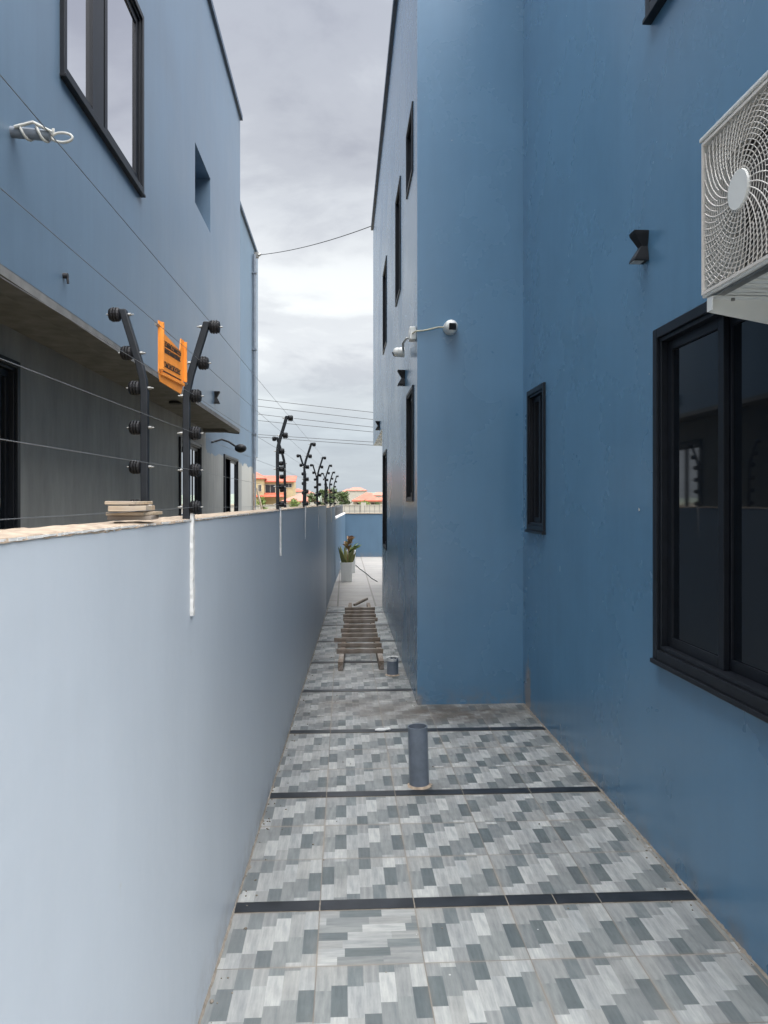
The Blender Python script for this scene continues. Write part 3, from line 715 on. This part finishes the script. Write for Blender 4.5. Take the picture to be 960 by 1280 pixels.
# ------------------------------------------------------------------ pipes on the floor
def pipe(x, y, h, r_, lab, ragged=False, lean=0):
    root = empty('drain_pipe', (x, y, 0)); tag(root, lab, 'pipe'); root.rotation_euler = (0, lean, 0)
    m = MB(); n = 32; vs = []; fs = []
    for k in range(n):
        a = 2 * PI * k / n; hh = h + (random.uniform(-.01, .012) if ragged else 0)
        for rr_, zz in ((r_, 0), (r_, hh), (r_ - .004, hh), (r_ - .004, .01)): vs.append((rr_ * math.cos(a), rr_ * math.sin(a), zz))
    for k in range(n):
        for j in range(3): fs.append((4 * k + j, 4 * ((k + 1) % n) + j, 4 * ((k + 1) % n) + j + 1, 4 * k + j + 1))
    m.add(vs, fs, True); po = m.build('pipe_body', M['pvc'], root)
    mod = po.modifiers.new('e', 'EDGE_SPLIT'); mod.split_angle = .7
    m = MB(); m.add([((r_ - .004) * math.cos(2 * PI * k / n), (r_ - .004) * math.sin(2 * PI * k / n), .02) for k in range(n)], [tuple(range(n))]); m.build('inside', M['pvc_in'], root)
    m = MB(); vs = []
    for k in range(n):
        a = 2 * PI * k / n; vs += [((r_) * math.cos(a), r_ * math.sin(a), .012), ((r_ + .012 + random.uniform(-.004, .008)) * math.cos(a), (r_ + .012 + random.uniform(-.004, .008)) * math.sin(a), .0015)]
    m.add(vs, [(2 * k, 2 * k + 1, (2 * k + 3) % (2 * n), (2 * k + 2) % (2 * n)) for k in range(n)], True); m.build('mortar_collar', M['coping'], root)
    return root
pipe(.437, 4.40, .345, .058, 'tall grey plastic pipe standing up from the tiled floor', lean=-.03)
p2 = pipe(.462, 7.22, .15, .055, 'short grey pipe with broken white rim beside the wooden ladder', ragged=True)
m = MB(); vs = []; n = 26
for k in range(n + 1):
    a = 2 * PI * k / n * .8 + .3; vs += [(.059 * math.cos(a), .059 * math.sin(a), .138), (.062 * math.cos(a), .062 * math.sin(a), .158 + random.uniform(0, .014)), (.048 * math.cos(a), .048 * math.sin(a), .162)]
m.add(vs, [(3 * k + j, 3 * k + 3 + j, 3 * k + 4 + j, 3 * k + 1 + j) for k in range(n) for j in range(2)]); m.build('white_rim', M['white_plaster'], p2)
m = MB(); m.ball((0, 0, .008), .03, 9, 5, (1.6, .6, .45)); m.ball((.05, .012, .008), .02, 8, 5, (1.2, .7, .6))
tag(m.build('mortar_lump', M['white_plaster'], loc=(.265, 5.45, .003)), 'small white lump of mortar on the dark strip behind the tall pipe', 'debris')

# ------------------------------------------------------------------ wooden ladder
ld = empty('wooden_ladder'); tag(ld, 'rough wooden ladder lying on the alley floor', 'ladder')
def beam(name, a, b, w_, h_, parent=ld, mat='wood', up=0):
    a, b = Vector(a), Vector(b); d = b - a; L = d.length; q = d.to_track_quat('X', 'Z').to_matrix().to_4x4()
    m = MB(); nseg = 6; vs = []
    for i in range(nseg + 1):
        x = L * i / nseg; jy, jz = random.uniform(-.0025, .0025), random.uniform(-.0025, .0025)
        for yy_, zz_ in ((-w_ / 2, -h_ / 2), (w_ / 2, -h_ / 2), (w_ / 2, h_ / 2), (-w_ / 2, h_ / 2)): vs.append((x, yy_ + jy, zz_ + jz))
    fs = [(0, 3, 2, 1), tuple(4 * nseg + k for k in range(4))] + [(4 * i + k, 4 * i + (k + 1) % 4, 4 * i + 4 + (k + 1) % 4, 4 * i + 4 + k) for i in range(nseg) for k in range(4)]
    m.add(vs, fs); o = m.build(name, M[mat], parent, bevel=.002); o.matrix_local = Matrix.Translation(a) @ q; return o
beam('rail', (-.035, 7.42, .045), (.10, 11.75, .045), .05, .085); beam('rail', (.365, 7.44, .045), (.375, 11.75, .045), .05, .085)
rungs = [(813.7, 420.6, 479), (806.5, 422, 477.2), (799.5, 417.6, 475.4), (793.6, 427, 472.2), (788.0, 426, 471.2), (782.3, 429.2, 469.6), (776.5, 430, 468.6), (774, 429, 472), (769.3, 429, 470), (765, 431, 468.6), (760.8, 431, 468.8)]
for k, (yp, xa, xb2) in enumerate(rungs):
    t_ = (EYE - .11) * F / (yp - 627); a = at_t(xa, yp, t_); b = at_t(xb2, yp, t_)
    beam('rung', (a.x, a.y, .105 + (random.uniform(-.002, .004))), (b.x, b.y + random.uniform(-.02, .02), .108), .032 if k < 3 else .04, .046)
o = beam('loose_plank', (.16, 11.9, .03), (.37, 12.15, .10), .035, .035, None); tag(o, 'short loose plank leaning across the far end of the ladder', 'plank')

# ------------------------------------------------------------------ cable stub on left building
cs = empty('cable_outlet'); tag(cs, 'grey pipe stub with looped white cable sticking out below the large upper window', 'cable outlet')
y_, z_ = 4.22, 3.655
m = MB(); m.tube([(XO - .02, y_, z_), (XO + .20, y_ + .01, z_ - .012)], .03, 16); m.build('pipe_stub', M['pvc'], cs)
m = MB(); loop = []
for i in range(40):
    a = i / 39; loop.append((XO + .02 + .2 * a, y_ + .036 * math.cos(a * 14), z_ + .036 * math.sin(a * 14) - .012 * a))
for i in range(22):
    a = 2 * PI * i / 21; loop.append((XO + .265 - .055 * math.cos(a), y_ + .01, z_ - .02 + .026 * math.sin(a)))
m.tube(loop, .0075, 8); m.build('white_cable', M['cabwhite'], cs)
m = MB(); m.tube([(XO + .03, y_ - .035, z_ + .01), (XO + .13, y_ - .04, z_ + .035), (XO + .22, y_ - .02, z_ - .005)], .009, 8); m.build('white_cable', M['cabwhite'], cs)
# small dark hole plug
m = MB(); m.tube([(XO - .01, 4.98, 3.1), (XO + .03, 4.98, 3.1)], .018, 10); m.tube([(XO + .025, 4.98, 3.1), (XO + .03, 4.98, 3.05)], .008, 6)
tag(m.build('wall_stub', M['cable']), 'tiny dark conduit stub on the blue wall above the left-leaning post', 'conduit')
# bracket lamp on the ground floor wall
bl = empty('bracket_lamp'); tag(bl, 'dark lamp hanging on a bent arm beyond the overhang of the left building', 'wall lamp')
m = MB(); m.tube([(XG, 13.9, 2.72), (XG + .18, 13.95, 2.78), (XG + .30, 14.0, 2.74), (XG + .42, 14.05, 2.66)], .018, 8); m.build('arm', M['cable'], bl)
m = MB(); m.ball((XG + .5, 14.1, 2.63), .10, 14, 9, (1.1, 1, .8)); m.build('lamp_head', M['blackmat'], bl)
m = MB(); m.tube([(XG, 15.2, 3.05), (XG + .32, 15.25, 3.02)], .03, 8); tag(m.build('conduit', M['cable']), 'short dark conduit stub just beyond the overhang edge', 'conduit')
# leaning sticks near corner
for i, (a, b, lab) in enumerate([((-2.15, 18.6, 0), (-2.28, 19.3, 2.35), 'dark stick leaning on the far end of the left building'), ((-1.75, 19.6, 0), (-2.25, 19.75, 2.0), 'pale stick leaning beside the downpipe of the left building')]):
    m = MB(); m.tube([a, b], .03, 6); tag(m.build('wooden_pole', M['wood'] if i == 0 else M['plywood']), lab, 'pole')

# ------------------------------------------------------------------ overhead wires
def span(a, b, sag, r_, lab, grp, name='overhead_wire', mat='cable'):
    m = MB(); a, b = Vector(a), Vector(b); pts = []
    for i in range(41):
        u = i / 40; p = a.lerp(b, u); p.z -= sag * 4 * u * (1 - u); pts.append(p)
    m.tube(pts, r_, 5); return tag(m.build(name, M[mat]), lab, 'cable', grp)
span((XG + .02, 20.55, 8.26), (XB, 15.45, 7.27), .10, .009, 'black cable crossing the sky from roof to roof', None, 'roof_cable')
m = MB(); m.box(XG, XG + .12, 20.4, 20.5, 8.16, 8.3); m.tube([(XG + .1, 20.45, 8.22), (XG + .16, 20.5, 8.28)], .04, 8); tag(m.build('cable_clamp', M['bolt']), 'small metal clamp at the far roof corner of the left building', 'clamp')
for k, (ya_, yb2) in enumerate([(488, 504), (496.5, 513), (506.5, 522.5), (514.5, 528.5), (532, 541), (535, 545)]):
    a = at_t(322, ya_, 42); b = at_t(468, yb2, 40); d = b - a
    span(a - d * 3, b + d * 3, .5, .013, '%s utility wire crossing low in the sky between the buildings' % ['topmost', 'second', 'third', 'fourth', 'fifth', 'lowest'][k], 'utility wires in the sky')

# ------------------------------------------------------------------ far houses
def hip(mb, x0, x1, y0, y1, z0, z1, ov=.5):
    x0 -= ov; x1 += ov; y0 -= ov; y1 += ov; d = min(x1 - x0, y1 - y0) / 2; 
    if x1 - x0 >= y1 - y0: r1, r2 = (x0 + d, (y0 + y1) / 2, z1), (x1 - d, (y0 + y1) / 2, z1); f = [(0, 1, 5, 4), (1, 2, 5), (2, 3, 4, 5), (3, 0, 4), (0, 3, 2, 1)]
    else: r1, r2 = ((x0 + x1) / 2, y0 + d, z1), ((x0 + x1) / 2, y1 - d, z1); f = [(0, 1, 4), (1, 2, 5, 4), (2, 3, 5), (3, 0, 4, 5), (0, 3, 2, 1)]
    mb.add([(x0, y0, z0), (x1, y0, z0), (x1, y1, z0), (x0, y1, z0), r1, r2], f)
    mb.box(x0 - .02, x1 + .02, y0 - .02, y1 + .02, z0 - .22, z0 - .01)
def win(parent, x, y, z, w_, h_):
    m = MB(); m.box(x - w_ / 2, x + w_ / 2, y - .06, y - .005, z, z + h_); wo = m.build('window', M['navy'], parent)
    m = MB(); 
    for xx in (x - w_ / 2 - .08, x + w_ / 2): m.box(xx, xx + .08, y - .1, y - .004, z - .08, z + h_ + .08)
    m.box(x - w_ / 2, x + w_ / 2, y - .1, y - .004, z + h_, z + h_ + .08); m.box(x - w_ / 2, x + w_ / 2, y - .1, y - .004, z - .08, z); m.box(x - .03, x + .03, y - .09, y - .061, z, z + h_)
    m.build('frame', M['cream2'], wo)
D = 150
def PX(px, t): return at_t(px, 627, t).x
def PZ(py, t): return EYE + (627 - py) * t / F
yD = at_t(345, 627, D).y
h1 = empty('two_storey_house'); tag(h1, 'cream two storey house with orange red roofs beyond the left wall', 'house')
xa, xb3, xc = PX(300, D), PX(331, D), PX(366.5, D)
m = MB(); m.box(xa, xb3, yD - 1.5, yD + 8, -.03, PZ(597, D)); m.box(xb3, xc, yD, yD + 8, -.03, PZ(602, D)); m.build('wall', M['cream'], h1)
m = MB(); hip(m, xa, xb3, yD - 1.5, yD + 8, PZ(598, D), PZ(588, D), .3); m.build('roof', M['roof'], h1)
m = MB(); m.prism([(xb3 - 1, yD - .5, PZ(603, D)), (xc + .5, yD - .5, PZ(603, D)), (xc + .5, yD + 4, PZ(595, D)), (xb3 - 1, yD + 4, PZ(595, D))], (0, 0, 0), (0, 0, .2)); m.build('roof', M['roof'], h1)
m = MB(); m.prism([(xb3 - 1.6, yD - 2.4, PZ(621.5, D)), (PX(358, D), yD - 2.4, PZ(621.5, D)), (PX(358, D), yD, PZ(616.5, D)), (xb3 - 1.6, yD, PZ(616.5, D))], (0, 0, 0), (0, 0, .12)); m.build('porch_roof', M['roof'], h1)
win(h1, PX(338, D), yD, PZ(616, D), 1.9, 1.6); win(h1, PX(361, D), yD, PZ(609, D), 1.1, .7); win(h1, PX(326, D), yD - 1.5, PZ(614, D), .5, 1.2)
D2 = 110; h2 = empty('bungalow'); tag(h2, 'low house with faded salmon roof between the fence posts', 'house'); y2 = at_t(375, 627, D2).y
m = MB(); m.box(PX(354, D2), PX(395, D2), y2, y2 + 5, -.03, PZ(626, D2)); m.build('wall', M['cream'], h2)
m = MB(); hip(m, PX(354, D2), PX(395, D2), y2, y2 + 5, PZ(626, D2), PZ(616.5, D2), .3); m.build('roof', M['salmon'], h2)
win(h2, PX(386, D2), y2, .6, .8, .8)
D3 = 140; h3 = empty('bungalow'); tag(h3, 'low white house with orange hipped roof at the end of the alley', 'house'); y3 = at_t(458, 627, D3).y
m = MB(); m.box(PX(442, D3), PX(520, D3), y3, y3 + 8, -.03, PZ(625.5, D3)); m.build('wall', M['cream2'], h3)
m = MB(); hip(m, PX(442, D3), PX(476, D3), y3 - 1, y3 + 8, PZ(625.5, D3), PZ(615, D3), .3); hip(m, PX(462, D3), PX(520, D3), y3 + .5, y3 + 9, PZ(625.3, D3), PZ(619, D3), .3); m.build('roof', M['roof'], h3)
for px in (450, 468): win(h3, PX(px, D3), y3, .5, 1.2, .9)
rr = random.Random(11)
for k, px in enumerate([372, 384, 412, 424, 437, 446, 462, 474]):
    t_ = rr.uniform(420, 520); w_ = rr.uniform(6, 11); X, Y = PX(px, t_), t_; hh = rr.uniform(5, 8)
    hs = empty('distant_house'); tag(hs, 'tiny pale house on the distant rise behind the fence posts and trees', 'house', 'tiny houses on the distant rise')
    m = MB(); m.box(X - w_ / 2, X + w_ / 2, Y, Y + 7, -.03, hh); m.build('wall', M['cream2'], hs)
    m = MB(); hip(m, X - w_ / 2, X + w_ / 2, Y, Y + 7, hh, hh + 1.8, .4); m.build('roof', M['salmon' if k % 3 else 'roof'], hs)

# ------------------------------------------------------------------ trees
def tree(name, x, y, h, w_, lab, seed, n=900, leaf=.07, mat='leaf', trunk=.05, base=.35):
    r_ = random.Random(seed); root = empty(name, (x, y, -.03)); tag(root, lab, 'tree' if h > 1.9 and name != 'bush' else 'bush', 'trees and bushes beyond the wall')
    t_ = MB(); t_.tube([(0, 0, 0), (.02, 0, h * .3), (-.02, .02, h * .55), (0, 0, h * .8)], [trunk, trunk * .8, trunk * .55, trunk * .2], 8)
    clumps = []
    for k in range(11):
        a = r_.uniform(0, 2 * PI); rr_ = w_ / 2 * math.sqrt(r_.random()) * .8; z = h * (base + (1 - base) * r_.uniform(.12, .9)); c = Vector((rr_ * math.cos(a), rr_ * math.sin(a), z))
        t_.tube([(0, 0, h * r_.uniform(.25, .5)), c * .6 + Vector((0, 0, z * .35)), c], [trunk * .4, trunk * .25, trunk * .1], 5); clumps.append((c, w_ * r_.uniform(.13, .24)))
    t_.build('trunk', M['bark'], root)
    l_ = MB()
    for k in range(n):
        c, cr = r_.choice(clumps); p = c + Vector((r_.gauss(0, 1), r_.gauss(0, 1), r_.gauss(0, .8))) * cr * .6
        a = Vector((r_.gauss(0, 1), r_.gauss(0, 1), r_.gauss(0, 1))).normalized(); b = a.orthogonal().normalized(); L = leaf * r_.uniform(.6, 1.3)
        q = Matrix.Rotation(r_.uniform(0, 6.28), 3, a) @ b
        l_.add([p - a * L, p + q * L * .35, p + a * L, p - q * L * .35], [(0, 1, 2, 3)])
    l_.build('crown', M[mat], root, recalc=False)
def tree_px(px, t_, top, wpx, lab, seed, **kw):
    tree(kw.pop('name', 'tree'), PX(px, t_), at_t(px, 627, t_).y, PZ(top, t_), wpx * t_ / F, lab, seed, **kw)
tree_px(403, 40, 608, 16, 'dark green small tree behind the fence posts, the leftmost one', 1, n=1300, leaf=.07)
tree_px(414, 50, 604, 18, 'dark green small tree behind the fence posts, the middle one', 2, n=1500, leaf=.085)
tree_px(428, 46, 610, 16, 'dark green small tree right of the fence posts', 3, n=1300, leaf=.075)
tree_px(391, 60, 614, 14, 'low dark tree behind the third fence post', 4, n=900, leaf=.09)
tree_px(328, 38, 616, 15, 'bright green bush in front of the cream house', 5, name='bush', n=1200, leaf=.06, mat='leaf2', base=.1)
tree_px(370, 44, 620, 18, 'bright green bush behind the second fence post', 6, name='bush', n=1200, leaf=.06, mat='leaf2', base=.1)
tree_px(456, 60, 624, 15, 'round green bush before the orange roofed bungalow', 7, name='bush', n=1100, leaf=.08, mat='leaf2', base=.1)
tree_px(474, 70, 625, 10, 'small dark bush at the edge of the house wall', 8, name='bush', n=700, leaf=.09, base=.1)

# ------------------------------------------------------------------ potted plants
def planter(x, y, w_, h_, lab):
    root = empty('potted_plant', (x, y, 0)); tag(root, lab, 'potted plant')
    a = w_ / 2; b = a * .86; e = .02; m = MB()
    vs = [(sx * q, sy * q, z) for q, z in ((b, .0), (a, h_), (a - e, h_), (a - e, h_ - .06)) for sx, sy in ((-1, -1), (1, -1), (1, 1), (-1, 1))]
    fs = [(0, 3, 2, 1)] + [(4 * i + k, 4 * i + (k + 1) % 4, 4 * i + 4 + (k + 1) % 4, 4 * i + 4 + k) for i in range(3) for k in range(4)]
    m.add(vs, fs); m.build('planter', M['white'], root, bevel=.004)
    m = MB(); m.box(-a + e, a - e, -a + e, a - e, h_ - .06, h_ - .045); m.build('soil', M['soil'], root); return root
def blade(m, base, tip, w_, bend, r_):
    base, tip = Vector(base), Vector(tip); d = tip - base; side = d.cross(Vector((r_.uniform(-1, 1), r_.uniform(-1, 1), .2))).normalized(); vs = []
    for i in range(7):
        u = i / 6; p = base + d * u + Vector(bend) * math.sin(PI * u); ww = w_ * (math.sin(PI * min(1, .22 + u * .78)) + .05) if u < 1 else 0
        vs += [p - side * ww / 2, p + d.cross(side).normalized() * ww * .12, p + side * ww / 2]
    m.add(vs, [(3 * i + k, 3 * i + k + 1, 3 * i + k + 4, 3 * i + k + 3) for i in range(6) for k in range(2)])
pp = planter(.05, 15.72, .255, .40, 'tall sword leaf plant with reddish top in a white square planter'); r_ = random.Random(5)
m = MB()
for k in range(34):
    a = r_.uniform(0, 6.28); rr_ = r_.uniform(0, .09); L = r_.uniform(.2, .46); sp_ = r_.uniform(.2, .45)
    blade(m, (rr_ * math.cos(a), rr_ * math.sin(a), .34), (rr_ * math.cos(a) + sp_ * L * math.cos(a), rr_ * math.sin(a) + sp_ * L * math.sin(a),   .34 + L), .055, (0, 0, 0), r_)
m.build('sword_leaves', M['snake'], pp, recalc=False)
m = MB()
for k in range(26):
    a = r_.uniform(0, 6.28); z = r_.uniform(.62, .9); L = r_.uniform(.07, .15)
    blade(m, (.04, 0, z), (.04 + L * math.cos(a), L * math.sin(a), z + r_.uniform(.02, .1)), .05, (0, 0, .01), r_)
m.tube([(.02, 0, .34), (.03, 0, .6), (.04, 0, .92)], .008, 6)
m.build('red_foliage', M['redleaf'], pp, recalc=False)
m = MB()
for (tx, tz) in ((.30, .72), (.26, .80), (.33, .76), (.22, .66)): blade(m, (.05, 0, .6), (tx, -.02, tz), .05, (0, 0, .03), r_)
m.build('side_leaves', M['leaf2'], pp, recalc=False)
p3 = planter(.15, 17.7, .24, .52, 'white planter standing behind the potted sword leaf plant')
m = MB()
for k in range(16):
    a = r_.uniform(0, 6.28); L = r_.uniform(.1, .25); blade(m, (0, 0, .46), (L * math.cos(a) * .7, L * math.sin(a) * .7, .46 + L * .8), .03, (0, 0, .03), r_)
m.build('leaves', M['leaf'], p3, recalc=False)
m = MB(); m.tube([(.28, 19.9, .012), (.38, 18.6, .012), (.52, 17.2, .012), (.585, 16.3, .012), (.68, 15.6, .012)], .007, 6); tag(m.build('garden_hose', M['cable']), 'thin dark hose lying across the pale yard beside the planters', 'hose')

# ------------------------------------------------------------------ world, sun, camera
SUN_EL, SUN_AZ = math.radians(48), math.radians(143)     # azimuth clockwise from +Y
W = bpy.data.worlds.new('World'); S.world = W; W.use_nodes = True
nt = W.node_tree; N = nt.nodes; Lk = nt.links; bg = N['Background']
sky = N.new('ShaderNodeTexSky'); sky.sky_type = 'NISHITA'; sky.sun_disc = False; sky.sun_elevation = SUN_EL; sky.sun_rotation = SUN_AZ; sky.dust_density = 3
tc = N.new('ShaderNodeTexCoord'); sp = N.new('ShaderNodeSeparateXYZ'); Lk.new(tc.outputs['Generated'], sp.inputs[0])
def wm(op, a, b=0.0):
    n = N.new('ShaderNodeMath'); n.operation = op
    for i, v in enumerate((a, b)):
        if isinstance(v, (int, float)): n.inputs[i].default_value = v
        else: Lk.new(v, n.inputs[i])
    return n.outputs[0]
den = wm('ADD', wm('MAXIMUM', sp.outputs[2], 0.0), .16)
cv = N.new('ShaderNodeCombineXYZ'); Lk.new(wm('DIVIDE', sp.outputs[0], den), cv.inputs[0]); Lk.new(wm('DIVIDE', sp.outputs[1], den), cv.inputs[1]); cv.inputs[2].default_value = 3.3
n1 = N.new('ShaderNodeTexNoise'); Lk.new(cv.outputs[0], n1.inputs['Vector']); n1.inputs['Scale'].default_value = 1.7; n1.inputs['Detail'].default_value = 7; n1.inputs['Roughness'].default_value = .57; n1.inputs['Distortion'].default_value = .3
def ramp(fac, stops):
    n = N.new('ShaderNodeValToRGB'); Lk.new(fac, n.inputs[0]); e = n.color_ramp.elements; n.color_ramp.interpolation = 'EASE'
    while len(e) < len(stops): e.new(.5)
    for x, (p, c) in zip(e, stops): x.position = p; x.color = c + (1,)
    return n.outputs[0]
K = 4.15   # background strength 0.1
elev = ramp(sp.outputs[2], [(0, (.60, .665, .72)), (.085, (.60, .66, .72)), (.13, (.72, .76, .79)), (.19, (.90, .92, .93)), (.27, (.86, .88, .89)), (.37, (.62, .64, .68)), (.62, (.56, .59, .66)), (1.0, (1.0, 1.0, 1.0))])
cl = ramp(n1.outputs[0], [(.34, (.74, .74, .775)), (.50, (.97, .97, .98)), (.64, (1.22, 1.22, 1.2))])
def wmix(f, a, b, mode='MIX'):
    n = N.new('ShaderNodeMix'); n.data_type = 'RGBA'; n.blend_type = mode; n.inputs[0].default_value = f
    Lk.new(a, n.inputs[6]); 
    if isinstance(b, tuple): n.inputs[7].default_value = b
    else: Lk.new(b, n.inputs[7])
    return n.outputs[2]
cloud = wmix(1, elev, cl, 'MULTIPLY')
hz_ = N.new('ShaderNodeMapRange'); Lk.new(sp.outputs[2], hz_.inputs[0]); hz_.inputs[1].default_value = .04; hz_.inputs[2].default_value = .2; hz_.inputs[3].default_value = .25; hz_.inputs[4].default_value = 1
Lk.new(hz_.outputs[0], cloud.node.inputs[0])
# overcast sky: zenith brighter than the horizon band
zf = N.new('ShaderNodeMapRange'); Lk.new(sp.outputs[2], zf.inputs[0]); zf.inputs[1].default_value = .56; zf.inputs[2].default_value = .9; zf.inputs[3].default_value = 1; zf.inputs[4].default_value = 5.8
vm = N.new('ShaderNodeVectorMath'); vm.operation = 'SCALE'; Lk.new(cloud, vm.inputs[0]); Lk.new(wm('MULTIPLY', zf.outputs[0], K), vm.inputs['Scale'])
dp = N.new('ShaderNodeVectorMath'); dp.operation = 'DOT_PRODUCT'; Lk.new(tc.outputs['Generated'], dp.inputs[0]); dp.inputs[1].default_value = (math.sin(SUN_AZ) * math.cos(SUN_EL), math.cos(SUN_AZ) * math.cos(SUN_EL), math.sin(SUN_EL))
gl = N.new('ShaderNodeMapRange'); Lk.new(dp.outputs['Value'], gl.inputs[0]); gl.inputs[1].default_value = .2; gl.inputs[2].default_value = 1; gl.inputs[3].default_value = 1; gl.inputs[4].default_value = 2.0
vm2 = N.new('ShaderNodeVectorMath'); vm2.operation = 'SCALE'; Lk.new(vm.outputs[0], vm2.inputs[0]); Lk.new(gl.outputs[0], vm2.inputs['Scale'])
Lk.new(wmix(.92, sky.outputs[0], vm2.outputs[0]), bg.inputs[0]); bg.inputs[1].default_value = .1

sun = bpy.data.lights.new('sun', 'SUN'); sun.energy = .8; sun.angle = math.radians(40); sun.color = (1, .97, .93)
so = bpy.data.objects.new('sun', sun); C.objects.link(so)
dirv = Vector((math.sin(SUN_AZ) * math.cos(SUN_EL), math.cos(SUN_AZ) * math.cos(SUN_EL), math.sin(SUN_EL)))
so.rotation_euler = dirv.to_track_quat('Z', 'Y').to_euler(); so.location = (0, 0, 20)

cam = bpy.data.cameras.new('camera'); co = bpy.data.objects.new('camera', cam); C.objects.link(co); S.camera = co
co.location = (0, 0, EYE); co.rotation_euler = (PI / 2, 0, -YAW)
cam.sensor_fit = 'VERTICAL'; cam.sensor_height = 36; cam.sensor_width = 27; cam.lens = F * 36 / 1280; cam.shift_y = -13 / 1280
cam.clip_start = .05; cam.clip_end = 4000
S.view_settings.view_transform = 'Standard'; S.view_settings.look = 'None'; S.view_settings.gamma = 1; S.view_settings.exposure = 1.25
